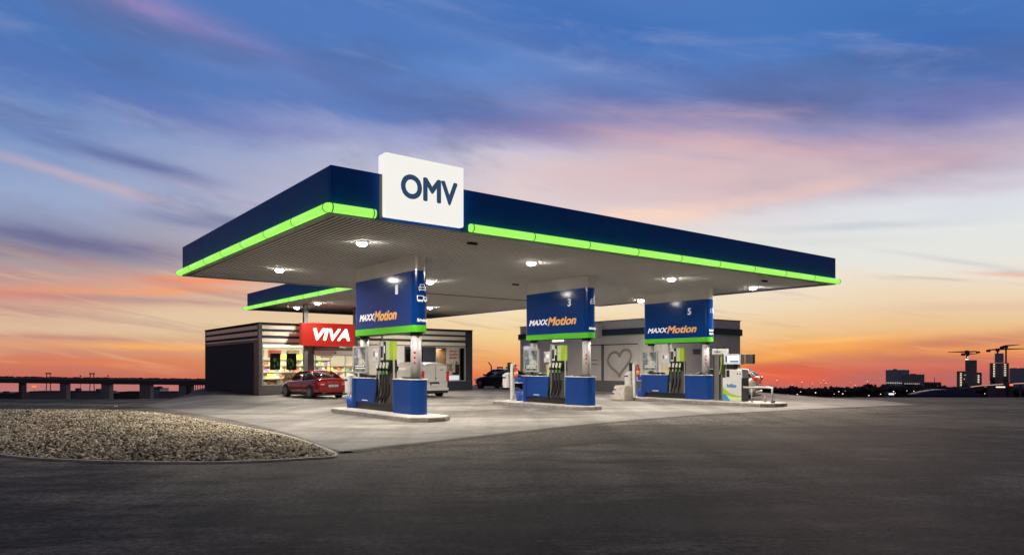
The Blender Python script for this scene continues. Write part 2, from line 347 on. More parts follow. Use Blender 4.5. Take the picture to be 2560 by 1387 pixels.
M['lamp_glass'] = mat('lamp_glass', (1, 1, 1), 0.3, emit=(1, .93, .82), es=75)
M['lamp_rim'] = mat('lamp_rim', (.6, .6, .58), 0.3, metal=.6)
M['clad_white'] = mat('cladding_white', (.72, .68, .62), 0.22, coat=.6, var=.05)
M['sign_blue'] = mat('sign_blue', (.000, .030, .16), 0.12, spec=.4, emit=(.001, .03, .14), es=.25)
M['cab_blue'] = mat('cabinet_blue', (.000, .044, .24), 0.5, spec=.35, var=.08, vscale=1.5)
M['cab_blue_d'] = mat('cabinet_seam', (.004, .018, .11), 0.5)
M['band_green'] = mat('band_green', (.09, .48, .02), 0.35, emit=(.05, .45, .015), es=.12)
M['steel'] = mat('brushed_steel', (.62, .60, .60), 0.42, metal=.12, var=.06, vscale=8, streak=True)
M['steel_dark'] = mat('steel_dark', (.25, .24, .23), 0.35, metal=.6, var=.1, streak=True)
M['white'] = mat('white_paint', (.78, .76, .73), 0.4, var=.06)
M['white_glow'] = mat('white_glow', (.9, .9, .9), .4, emit=(1, .98, .95), es=1.5)
M['letter_white'] = mat('letter_white', (.85, .85, .85), 0.4, emit=(.85, .88, .95), es=.35)
M['letter_gold'] = mat('letter_gold', (.85, .45, .12), 0.4, emit=(.80, .38, .10), es=.25)
M['black'] = mat('black_plastic', (.012, .012, .014), 0.4)
M['rubber'] = mat('rubber', (.008, .008, .008), 0.5)
M['grey_panel'] = mat('grey_panel', (.085, .08, .076), 0.5, var=.1)
M['lime'] = mat('lime', (.40, .58, .05), 0.4)
M['pale_green'] = mat('pale_green', (.58, .70, .36), 0.4)
M['nozzle_green'] = mat('nozzle_green', (.15, .45, .10), 0.45)
M['frame_grey'] = mat('frame_grey', (.55, .54, .52), 0.35, metal=.3)
M['red'] = mat('red_paint', (.6, .02, .012), 0.35, coat=.3)
M['orange_label'] = mat('orange_label', (.9, .5, .15), 0.5)
M['viva_red'] = mat('viva_red', (.10, .004, .002), 0.35, emit=lin((196, 30, 8)), es=.62)
M['shop_dark'] = mat('shop_dark_cladding', (.052, .060, .086), 0.75, spec=.12, var=.12, vscale=1.2)
M['shop_slat'] = mat('shop_slat', (.97, .84, .68), 0.35, var=.1, vscale=2)
M['shop_grey'] = mat('shop_grey', (.085, .082, .085), 0.45, var=.12)
M['wall_light'] = mat('light_render', (.72, .69, .66), 0.8, var=.08, vscale=1)
M['room'] = mat('room_white', (.8, .76, .66), 0.7)
M['ceiling_glow'] = mat('ceiling_glow', (1, 1, 1), .5, emit=(1, .95, .86), es=7)
M['tile'] = mat('shop_tile', (.45, .38, .30), .25, var=.2, vscale=2)
M['shelf'] = mat('shelf_cream', (.62, .52, .40), 0.5)
M['wash_grey'] = mat('wash_wall', (.70, .66, .66), 0.6, var=.08, vscale=.8, bump=.1)
M['wash_dark'] = mat('wash_dark', (.14, .14, .145), 0.6, var=.1)
M['wash_navy'] = mat('wash_navy', (.005, .016, .07), 0.4)
M['frost'] = mat('frosted_pane', (.74, .69, .64), 0.5, var=.12, vscale=.8)
M['heart'] = mat('heart_mark', (.34, .31, .29), 0.6, var=.2)
M['cyan'] = mat('cyan_lit', (.3, .8, .9), .4, emit=(.25, .75, .9), es=1.5)
M['pale_lit'] = mat('pale_lit', (.7, .75, .85), .4, emit=lin((196, 204, 222)), es=.8)
M['car_red'] = mat('paint_red', (.36, .008, .012), 0.22, metal=.25, coat=1)
M['car_black'] = mat('paint_black', (.006, .007, .012), 0.2, coat=1)
M['car_silver'] = mat('paint_silver', (.50, .47, .40), 0.28, metal=.55, coat=1)
M['car_white'] = mat('paint_white', (.72, .70, .66), 0.3, coat=.8)
M['car_glass'] = mat('car_glass', (.012, .016, .018), 0.06, coat=1)
M['tail'] = mat('tail_lamp', (.5, .01, .01), 0.15, coat=1, emit=(.5, .01, .01), es=.25)
M['tail_clear'] = mat('lamp_clear', (.8, .75, .7), 0.15, coat=1)
M['chrome'] = mat('chrome', (.75, .75, .75), 0.15, metal=1)
M['alloy'] = mat('alloy', (.5, .5, .5), 0.3, metal=.9)
M['plate'] = mat('plate', (.75, .75, .72), .4)
M['beige'] = mat('beige_box', (.60, .52, .42), .6, var=.2, vscale=4)
M['stripe_blue'] = mat('stripe_blue', (.02, .05, .25), .5)
M['can_blue'] = mat('can_blue', (.01, .07, .42), .35, coat=.4)
M['sil'] = mat('hazed_silhouette', (.10, .085, .11), .9)  # base lifted in place of atmospheric haze
M['sil2'] = mat('hazed_concrete', (.26, .24, .29), .9, var=.2, vscale=.05)  # distance haze put into the base colour
M['far_blue'] = mat('hazed_blue_glass', (.30, .36, .52), .5, var=.2, vscale=.05)  # raised base stands in for air haze over the far blocks
M['far_lit'] = mat('far_lit', (1, 1, 1), .5, emit=(1, .85, .62), es=1.1)
M['far_lamp'] = mat('far_lamp', (1, 1, 1), .5, emit=(1, .75, .45), es=3)
M['far_lamp_w'] = mat('far_lamp_white', (1, 1, 1), .5, emit=(.85, .85, 1), es=2.5)
M['far_red'] = mat('far_red', (1, .2, .05), .5, emit=(1, .16, .05), es=1.6)
M['far_trail'] = mat('far_trail', (1, .8, .6), .5, emit=(.75, .42, .30), es=.8)
M['land'] = mat('dark_land', (.040, .030, .040), .95, var=.3, vscale=.02)
M['tree_far'] = mat('tree_far', (.06, .055, .06), .95)
M['dome_blue'] = mat('dome_blue', (.03, .06, .20), .5)

# ---------------------------------------------------------------- ground
LANDZ = -26.0
edge = [(-230, -60), (230, -60), (230, 36.6), (16.5, 36.6), (15.5, 44), (15.5, 58), (-12, 58), (-23.5, 54), (-21.6, 47.5), (-18.6, 40), (-17.4, 35.6), (-19, 34.8), (-230, 34.8)]
mb = MB(); mb.flat(edge, 0.0)
# embankment falling away outside the yard
n = len(edge); cx, cy = 0, 0
outer = [(-300, -110), (300, -110), (300, 66), (75, 66), (70, 72), (50, 100), (-60, 110), (-75, 96), (-80, 86), (-84, 78), (-88, 72), (-92, 66), (-300, 66)]
for i in range(n):
    a, b = edge[i], edge[(i + 1) % n]; c, d = outer[(i + 1) % n], outer[i]
    mb.poly([(*b, 0), (*a, 0), (*d, LANDZ - .02), (*c, LANDZ - .02)])
tag(mb.build('ground', M['asphalt']), kind='structure')
mb = MB(); mb.flat([(-900, -300), (900, -300), (900, 300), (760, 690), (400, 760), (-300, 740), (-760, 700), (-900, 300)], LANDZ)
tag(mb.build('terrain', M['land']), kind='structure')

# concrete forecourt
fe = smooth_path([(-1.95, -.62), (-1.88, -.33), (-1.43, 1.98), (-.43, 7.11), (0, 13.2), (-.74, 19.86), (-1.9, 25.5)], 6)
pts = [W(a, b)[:2] for a, b in fe] + [(17.6, 33.5), (16.0, 36.4), (15.2, 44), (15.2, 57.5), (-12, 57.5)] + [W(24.4, 20.6)[:2], W(24.4, 5.4)[:2], W(30, 5.2)[:2], (-17.8, 41.5), (-16.9, 35.4), (-15.6, 29.5), W(12.6, -.3)[:2], W(7.6, .05)[:2], W(2.2, -.1)[:2], W(-1.2, -.55)[:2]]
mb = MB(); mb.flat(pts, .005)
tag(mb.build('forecourt_paving', M['concrete']), kind='structure')
mb = MB(); l, r = ribbon([W(a - .18, b)[:2] for a, b in fe], .34)
for i in range(len(l) - 1): mb.flat([l[i], l[i + 1], r[i + 1], r[i]], .009)
tag(mb.build('road_gutter', M['gutter']), kind='structure')
mb = MB(); l, r = ribbon([W(a + .02, b)[:2] for a, b in fe], .035)
for i in range(len(l) - 1): mb.flat([l[i], l[i + 1], r[i + 1], r[i]], .014)
sm = smooth_path([G(560, 1170), G(1075, 1143), G(1289, 1126), G(1748, 1075), G(2208, 1033), G(2560, 1022)], 12)
sm = [(x + random.uniform(-.02, .02), y + random.uniform(-.02, .02)) for x, y in sm]
l, r = ribbon(sm, .035)
for i in range(len(l) - 1): mb.flat([l[i], l[i + 1], r[i + 1], r[i]], .006)
tag(mb.build('road_seam', M['seam']), kind='structure')
# asphalt apron between forecourt and open yard, lamp spill painted in as lighter tone
mb = MB(); l, _ = ribbon([W(a - .36, b)[:2] for a, b in fe], .01); base = smooth_path([G(883, 1133), G(1289, 1126), G(1748, 1075), G(2208, 1033)], 12)
M['apron'] = ground_mat('apron', (.11, .097, .084), (.175, .155, .134), (.245, .218, .188), .78, grain=28, amp=.8)
ap = [W(a - .36, b)[:2] for a, b in fe] + base[::-1]
mb.flat(ap, .003); tag(mb.build('road_apron', M['apron']), kind='structure')

# ---------------------------------------------------------------- gravel bed
bed = smooth_path([(-3.40, 13.3), (-3.75, 12.55), (-5.25, 12.05), (-7.62, 12.3), (-9.63, 13.11), (-13, 15.6), (-19, 20.5), (-24, 24.2), (-19.8, 25.2), (-16.2, 25.2), (-13.4, 24.8), (-11.6, 23.6), (-8.87, 20.6), (-5.7, 17.0)], 8, True)
BP = np.array(bed)
def inside_dist(X, Yv):
    x1, y1 = BP[:, 0], BP[:, 1]; x2, y2 = np.roll(x1, -1), np.roll(y1, -1)
    ins = np.zeros(X.shape, bool); dm = np.full(X.shape, 1e9)
    for a, b, c, d in zip(x1, y1, x2, y2):
        cond = ((b > Yv) != (d > Yv)) & (X < (c - a) * (Yv - b) / (d - b + 1e-12) + a); ins ^= cond
        L2 = (c - a) ** 2 + (d - b) ** 2 + 1e-12; t = np.clip(((X - a) * (c - a) + (Yv - b) * (d - b)) / L2, 0, 1)
        dm = np.minimum(dm, np.hypot(X - a - t * (c - a), Yv - b - t * (d - b)))
    return np.where(ins, dm, -dm)
def dome(d): return 0.26 * (1 - np.exp(-np.maximum(d, 0) / 1.6)) + np.minimum(d, 0) * .5
def gravel():
    gx, gy = np.meshgrid(np.arange(-25, -2.5, .3), np.arange(11, 26, .3)); z = dome(inside_dist(gx, gy)) - .02
    nx, ny = gx.shape[1], gx.shape[0]
    vs = np.stack([gx.ravel(), gy.ravel(), np.maximum(z.ravel(), -.2)], 1)
    fs = [(j * nx + i, j * nx + i + 1, (j + 1) * nx + i + 1, (j + 1) * nx + i) for j in range(ny - 1) for i in range(nx - 1)]
    me = bpy.data.meshes.new('gravel_base'); me.from_pydata(vs.tolist(), [], fs)
    me.materials.append(mat('gravel_soil', (.10, .085, .065), .9, var=.4, vscale=12, bump=.6, bscale=30))
    tag(bpy.data.objects.new('gravel_base', me), kind='structure'); COL.objects.link(bpy.data.objects['gravel_base'])
    bm = bmesh.new(); bmesh.ops.create_icosphere(bm, subdivisions=1, radius=1); bm.verts.ensure_lookup_table()
    v0 = np.array([v.co[:] for v in bm.verts]); f0 = np.array([[v.index for v in f.verts] for f in bm.faces]); bm.free()
    rng = np.random.default_rng(3); K = 100000
    P = np.stack([rng.uniform(-21.5, -3.2, K), rng.uniform(11.9, 25.3, K)], 1)
    D = inside_dist(P[:, 0], P[:, 1]); vis = (D > .03) & (P[:, 0] / P[:, 1] > -0.80)
    P = P[vis]; D = D[vis]; K = len(P)
    sc = rng.uniform(.014, .038, K) * (1 + (rng.random(K) < .06) * .5)
    st = np.stack([sc * rng.uniform(.8, 1.4, K), sc * rng.uniform(.7, 1.1, K), sc * rng.uniform(.5, .9, K)], 1)
    an = rng.uniform(0, 6.283, K); tl = rng.uniform(-.6, .6, K)
    var = v0[None] * (1 + rng.uniform(-.22, .22, (K, len(v0), 1))); var = var * st[:, None, :]
    x, y, z = var[..., 0], var[..., 1], var[..., 2]
    c, s = np.cos(tl)[:, None], np.sin(tl)[:, None]; x, z = x * c - z * s, x * s + z * c
    c, s = np.cos(an)[:, None], np.sin(an)[:, None]; x, y = x * c - y * s, x * s + y * c
    z = z + (dome(D) + rng.uniform(-.01, .03, K))[:, None]; x = x + P[:, 0:1]; y = y + P[:, 1:2]
    vs = np.stack([x, y, z], 2).reshape(-1, 3).astype(np.float32)
    fs = (f0[None] + (np.arange(K) * len(v0))[:, None, None]).reshape(-1, 3).astype(np.int32)
    me = bpy.data.meshes.new('gravel'); me.vertices.add(len(vs)); me.vertices.foreach_set('co', vs.ravel())
    me.loops.add(fs.size); me.loops.foreach_set('vertex_index', fs.ravel())
    me.polygons.add(len(fs)); me.polygons.foreach_set('loop_start', np.arange(0, fs.size, 3, dtype=np.int32)); me.polygons.foreach_set('loop_total', np.full(len(fs), 3, np.int32))
    me.update(); me.validate()
    me.materials.append(island_colours('stones', [(.80, .69, .50), (.62, .51, .35), (.34, .27, .18), (.90, .82, .64), (.12, .09, .065), (.72, .60, .42), (.42, .33, .22), (.86, .76, .57)], .85, emit=-1))
    o = bpy.data.objects.new('gravel', me); COL.objects.link(o)
    tag(o, 'coarse pale gravel filling the mounded bed beside the forecourt', 'gravel', kind='stuff')
gravel()
mb = MB(); cl = bed + [bed[0], bed[1]]; l, r = ribbon(cl, .09)
for i in range(len(bed)):
    mb.poly([(*l[i], .035), (*l[i + 1], .035), (*r[i + 1], .035), (*r[i], .035)])
    mb.poly([(*r[i], .035), (*r[i + 1], .035), (*r[i + 1], -.02), (*r[i], -.02)]); mb.poly([(*l[i + 1], .035), (*l[i], .035), (*l[i], -.02), (*l[i + 1], -.02)])
tag(mb.build('bed_kerb', M['kerb']), kind='structure')

mb = MB(); l, r = ribbon(smooth_path([G(-160, 1011), G(0, 1012.5), G(150, 1014.5), G(290, 1017)], 5), .16)
for i in range(len(l) - 1): mb.prism([l[i], l[i + 1], r[i + 1], r[i]], .0, .07)
tag(mb.build('road_kerb', M['kerb']), kind='structure')

# ---------------------------------------------------------------- lamps
def lamp_fixture(u, v, energy, label, cat='ceiling lamp', group='canopy ceiling lamps'):
    x, y, _ = W(u, v); t = empty('ceiling_lamp', (x, y, 5.1), 0, label, cat, group)
    mb = MB(); mb.tube([(0, 0, -.03), (0, 0, .05)], .17, 24); mb.build('lamp_rim', M['lamp_rim'], t)
    mb = MB(); mb.tube([(0, 0, -.11), (0, 0, -.10), (0, 0, -.065), (0, 0, -.032)], [.07, .10, .135, .145], 24); mb.build('lamp_lens', M['lamp_glass'], t)
    d = bpy.data.lights.new('lamp_light', 'AREA'); d.shape = 'DISK'; d.size = .28; d.energy = energy; d.color = (1.0, .91, .80); d.spread = R(165)
    o = bpy.data.objects.new('lamp_light', d); COL.objects.link(o); o.parent = t; o.location = (0, 0, -.125)
    return t
LP = [(3.0, 2.2, 'ceiling lamp above the gravel end, at the front beside the white lettered sign'), (3.03, 8.3, 'front row ceiling lamp between the number 1 and number 3 pump signs'),
      (3.0, 15.4, 'front row ceiling lamp between the number 3 and number 5 pump signs'), (2.85, 20.7, 'ceiling lamp nearest the right end of the main canopy'),
      (9.8, 2.3, 'rear row ceiling lamp near the canopy left edge above the shop'), (9.65, 8.4, 'rear row ceiling lamp just right of the number 1 pump sign'),
      (9.7, 15.2, 'rear row ceiling lamp hidden behind the number 3 pump sign'), (9.87, 21.3, 'small rear ceiling lamp at the left edge of the number 5 pump sign')]
for a, b, lb in LP: lamp_fixture(a, b, 310, lb)
lamp_fixture(25.4, 8.8, 200, 'ceiling lamp under the rear canopy above the red shop sign')
lamp_fixture(21.8, 8.6, 300, 'added rear canopy lamp brightening the shop front, nearer than the one above the red sign')  # extra lamp added to brighten the shop slats
lamp_fixture(20.6, 15.0, 300, 'added ceiling lamp in the middle of the rear canopy, brightening the shop front')  # second added lamp, lifts the right part of the shop front

# ---------------------------------------------------------------- canopies
def in_frame(o, u=0.0, v=0.0, z=0.0): o.location = W(u, v, z); o.rotation_euler = (0, 0, TH); return o
LC, WC, ZB, ZT = 13.84, 22.35, 5.1, 6.18
can = in_frame(tag(empty('canopy'), 'large blue flat canopy over the pumps with green light tubes and slatted underside', 'canopy'))
fs_ = MB(); t_ = .12
fs_.box(0, t_, -WC, 0, ZB, ZT); fs_.box(LC - t_, LC, -WC, 0, ZB, ZT); fs_.box(t_, LC - t_, -t_, 0, ZB + .002, ZT - .002); fs_.box(t_, LC - t_, -WC, -WC + t_, ZB + .002, ZT - .002)
fs_.build('fascia', M['fascia'], can, bevel=.015)
MB().box(t_, LC - t_, -WC + t_, -t_, 5.9, 5.98).build('roof_deck', M['grey_panel'], can)
MB().box(t_, LC - t_, -WC + t_, -t_, ZB + .22, ZB + .26).build('soffit_void', M['void'], can)  # near-black sheet: shade between the slats put into its colour
sl = MB(); y = -t_ - .02
while y > -WC + t_ + .14:
    sl.box(t_, LC - t_, y - .080, y, ZB + .005, ZB + .013); y -= .14
sl.build('soffit', M['soffit'], can)
tr = MB(); tr.box(-.01, .16, -WC - .01, .01, ZB - .03, ZB); tr.box(LC - .16, LC + .01, -WC - .01, .01, ZB - .03, ZB); tr.box(.16, LC - .16, -.15, .01, ZB - .03, ZB); tr.box(.16, LC - .16, -WC - .01, -WC + .15, ZB - .03, ZB)
tr.build('edge_trim', M['edge_trim'], can)
def tube_run(parent, p0, p1, seg_len, r=.105, rings=True):
    p0, p1 = Vector(p0), Vector(p1); d = p1 - p0; Ln = d.length; d.normalize(); k = max(1, round(Ln / seg_len))
    for i in range(k):
        a = p0 + d * (Ln * i / k); b = p0 + d * (Ln * (i + 1) / k)
        MB().tube([a, b], r, 16).build('light_tube', M['green_tube'], parent)
    for i in range(1, k): c = p0 + d * (Ln * i / k); MB().tube([c - d * .012, c + d * .012], r + .006, 16).build('tube_joint', M['green_ring'], parent)
    for e, sg in ((p0, 1), (p1, -1)): MB().tube([e + d * sg * .05, e + d * sg * .075], r + .008, 16).build('tube_joint', M['green_ring'], parent)
zt = ZB + .10
tube_run(can, (-.08, -1.05, zt), (-.08, .08, zt), 5); tube_run(can, (-.08, .09, zt), (LC + .25, .09, zt), 2.05)
tube_run(can, (-.08, -WC - .12, zt), (-.08, -3.72, zt), 2.02); tube_run(can, (0, -WC - .09, zt), (LC, -WC - .09, zt), 2.05)
MB().box(-.004, .0, -.004 - 1.28, -1.2, ZB + .02, ZT - .02).build('fascia_joint', M['edge_trim'], can)

# rear connecting canopy
c2 = in_frame(tag(empty('rear_canopy'), 'smaller blue canopy behind the main one reaching over the shop entrance', 'canopy'))
u0, u1, v0, v1 = LC + .01, 29.5, 7.2, 20.3
f2 = MB(); f2.box(u0, u1, -v0 - .12, -v0, ZB, 6.12); f2.box(u1 - .12, u1, -v1, -v0 - .12, ZB + .002, 6.118); f2.box(u0, u1, -v1, -v1 + .12, ZB, 6.12)
f2.build('fascia', M['fascia'], c2, bevel=.015)
MB().box(u0, u1 - .12, -v1 + .12, -v0 - .12, 5.9, 5.98).build('roof_deck', M['grey_panel'], c2)
MB().box(u0, u1 - .12, -v1 + .12, -v0 - .12, ZB + .22, ZB + .26).build('soffit_void', M['void'], c2)  # same dark sheet, painting the shade in the rear slat gaps
sl = MB(); y = -v0 - .14
while y > -v1 + .26: sl.box(u0, u1 - .12, y - .080, y, ZB + .005, ZB + .013); y -= .14
sl.build('soffit', M['soffit'], c2)
tube_run(c2, (u0, -v0 + .09, zt), (u1 + .3, -v0 + .09, zt), 2.05)
for i, (vv, lb) in enumerate(((8.55, 'slim dark steel post carrying the rear canopy left of the red shop sign'), (11.6, 'slim dark post carrying the rear canopy at the right end of the red sign'))):
    p = in_frame(tag(empty('canopy_post'), lb, 'post', 'posts under the rear canopy'), 23.45, vv)
    MB().box(-.11, .11, -.11, .11, 0, 5.1).build('shaft', M['shop_grey'], p, bevel=.01); MB().box(-.18, .18, -.18, .18, .006, .04).build('base_plate', M['steel_dark'], p)

# big illuminated sign on the canopy front
sg = in_frame(tag(empty('canopy_sign'), 'white illuminated square sign with large letters OMV on the canopy front edge', 'sign'), 0, 1.28, 5.17)
MB().box(-.16, .22, -2.2, 0, 0, 1.50).build('light_box', M['white_lit'], sg, bevel=.035, seg=4)
text('lettering', 'OMV', .78, M['omv_blue'], sg, (-.165, -.40, .49), R(-90), bold=.029, fit=(1.6, .59))
for (a, b, lb) in ((1.2, 4.7, 'small black camera under the canopy just right of the white sign'), (8.26, 11.76, 'small black camera under the canopy left of the number 3 pump sign'), (1.14, 18.91, 'small black camera under the canopy close to its right end')):
    c = in_frame(tag(empty('ceiling_camera'), lb, 'camera', 'small cameras under the canopy'), a, b, 5.13)
    MB().box(-.05, .05, -.13, .13, -.09, 0).build('housing', M['black'], c, bevel=.015); MB().tube([(0, .13, -.05), (0, .19, -.06)], .035, 12).build('camera_lens', M['black'], c)

# ---------------------------------------------------------------- pump islands
def island(u0, u1, v0, v1, label, k=.45):
    pts = [(u0 + k, -v0), (u1 - k, -v0), (u1, -v0 - k), (u1, -v1 + k), (u1 - k, -v1), (u0 + k, -v1), (u0, -v1 + k), (u0, -v0 - k)]
    t = in_frame(tag(empty('pump_island'), label, 'kerb island', 'raised kerb islands under the pumps'))
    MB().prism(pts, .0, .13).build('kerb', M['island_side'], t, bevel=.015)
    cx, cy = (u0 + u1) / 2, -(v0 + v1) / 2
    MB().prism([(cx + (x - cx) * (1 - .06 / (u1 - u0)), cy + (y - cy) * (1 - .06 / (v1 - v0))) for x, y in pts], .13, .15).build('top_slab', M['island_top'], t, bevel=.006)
island(2.95, 9.4, 3.85, 5.35, 'raised kerb island carrying the pump with sign number 1')
island(4.0, 9.95, 11.45, 13.0, 'raised kerb island carrying the pump with sign number 3')
island(.8, 9.6, 18.75, 20.45, 'long raised kerb island carrying the number 5 pump and the green and white dispenser')

def rounded(x0, x1, hw, r, n=7):
    out = []
    for cx, cy, a0 in ((x1 - r, hw - r, 0), (x0 + r, hw - r, 90), (x0 + r, -hw + r, 180), (x1 - r, -hw + r, 270)):
        for k in range(n + 1): a = R(a0 + 90 * k / n); out.append((cx + r * math.cos(a), cy + r * math.sin(a)))
    return out

def car_icon(mb, y, z, s):       # front view of a car, strokes on the plane x = 0
    t = .012
    def ln(y0, z0, y1, z1):
        mb.tube([(0, y + y0 * s, z + z0 * s), (0, y + y1 * s, z + z1 * s)], t * .8, 6)
    for q in ((-.5, 0, .5, 0), (-.5, 0, -.5, .35), (.5, 0, .5, .35), (-.5, .35, .5, .35), (-.4, .35, -.28, .7), (.4, .35, .28, .7), (-.28, .7, .28, .7), (-.4, 0, -.4, -.15), (.4, 0, .4, -.15), (-.35, .17, -.2, .17), (.35, .17, .2, .17)): ln(*q)
def truck_icon(mb, y, z, s):
    def ln(y0, z0, y1, z1): mb.tube([(0, y + y0 * s, z + z0 * s), (0, y + y1 * s, z + z1 * s)], .010, 6)
    for q in ((.9, .1, .9, .75), (.9, .75, -.2, .75), (-.2, .75, -.2, .1), (.9, .1, -.2, .1), (-.3, .1, -.8, .1), (-.3, .1, -.3, .6), (-.3, .6, -.6, .6), (-.6, .6, -.8, .35), (-.8, .35, -.8, .1)): ln(*q)
    for c in (.7, .45, .05, -.55): mb.tube([(-.005, y + c * s, z), (.005, y + c * s, z)], .035, 10)

PL = 4.15
KX = {'1': 1.07, '3': .93, '5': .93}
def pump_sign(u, v, num, icons, lines, label):
    s = in_frame(tag(empty('pump_sign'), label, 'sign', 'numbered signs over the pumps'), u, v, .15); s.scale = (KX[num], 1, 1)
    MB().prism(rounded(0, PL, .25, .24), 2.80, 4.50).build('board', M['sign_blue'], s)
    MB().prism(rounded(-.012, PL + .012, .262, .25), 2.585, 2.80).build('green_band', M['band_green'], s)
    MB().prism(rounded(0.03, PL - .03, .22, .2), 2.56, 2.585).build('underside', M['black'], s)
    MB().prism(rounded(.0, PL, .25, .24), 4.50, 4.985).build('upper_cladding', M['clad_white'], s)
    for cx, r in ((.36, .17), (PL - .36, .15)):
        c = MB().tube([(cx, 0, 1.13), (cx, 0, 2.56)], r, 24).build('column', M['steel'], s)
        MB().tube([(cx, 0, 1.105), (cx, 0, 1.16)], r + .04, 24).build('collar', M['black'], c)
        MB().tube([(cx, 0, 2.48), (cx, 0, 2.56)], r + .03, 24).build('collar', M['black'], c)
    w = MB()
    for k, z in enumerate((1.62, 1.78, 1.94)):       # red warning pictograms on the near column
        w.tube([(.36 - .12, .125, z), (.36 - .123, .130, z)], .045, 4)
    w.build('warning_mark', M['red'], s)
    text('number', num, .36, M['letter_white'], s, (1.12, .254, 3.84), R(180), bold=.010, align='CENTER', fit=(.15 if num == '1' else .20, .31))
    bw, b0, bz = {'1': (2.55, 3.66, 3.03), '3': (3.1, 3.78, 3.13), '5': (3.1, 3.78, 3.03)}[num]
    text('lettering_white', 'MAXX', .36, M['letter_white'], s, (b0, .254, bz + .05), R(180), shear=.3, bold=.012, fit=(bw * .42, .235))
    text('lettering_gold', 'Motion', .50, M['letter_gold'], s, (b0 - bw * .41, .254, bz), R(180), shear=.3, bold=.015, fit=(bw * .59, .35))
    ic = MB(); car_icon(ic, -.0, 3.90, .24); ic.build('pictogram', M['letter_white'], s).location = (-.004, 0, 0)
    if icons == 2: ic = MB(); truck_icon(ic, -.0, 3.56, .20); ic.build('pictogram', M['letter_white'], s).location = (-.004, 0, 0)
    for k, ltxt in enumerate(lines): text('small_lettering', ltxt, .13, M['letter_white'], s, (-.004, .19, 2.90 + (len(lines) - 1 - k) * .15), R(-90), bold=.003, fit=(.36 if len(lines) == 1 else .30, .10))
    return s
PU = [(4.16, 4.81), (4.36, 12.42), (4.36, 19.84)]
pump_sign(*PU[0], '1', 2, ['Alle Produkte'], 'blue pump sign number 1 on silver columns, nearest the white letter sign')
s3 = pump_sign(*PU[1], '3', 1, ['Alle Produkte'], 'blue pump sign number 3 on silver columns, middle of the three')
pump_sign(*PU[2], '5', 1, ['Einkauf', 'Alle Pr'], 'blue pump sign number 5 on silver columns beside the green and white dispenser')
MB().box(1.7, 2.35, .05, .14, 2.49, 2.555).build('strip_light', M['white_glow'], s3)

def poster_mat():
    m = bpy.data.materials.new('poster_print'); m.use_nodes = True; nt = m.node_tree; b = nt.nodes['Principled BSDF']; b.inputs['Roughness'].default_value = .25
    tc = nt.nodes.new('ShaderNodeTexCoord'); n = nt.nodes.new('ShaderNodeTexNoise'); n.inputs['Scale'].default_value = 2.6; n.inputs['Detail'].default_value = 4; n.inputs['Distortion'].default_value = .6
    nt.links.new(tc.outputs['Object'], n.inputs['Vector']); r = nt.nodes.new('ShaderNodeValToRGB'); cr = r.color_ramp
    for _ in range(4): cr.elements.new(.5)
    for e, p, c in zip(cr.elements, (0, .38, .46, .52, .6, .68), ((.02, .03, .05), (.05, .08, .12), (.22, .28, .16), (.10, .13, .22), (.42, .44, .52), (.65, .62, .35))): e.position = p; e.color = (*c, 1)
    nt.links.new(n.outputs['Fac'], r.inputs[0]); nt.links.new(r.outputs[0], b.inputs['Base Color'])
    nt.links.new(r.outputs[0], b.inputs['Emission Color']); b.inputs['Emission Strength'].default_value = .08
    return m
M['poster'] = poster_mat()

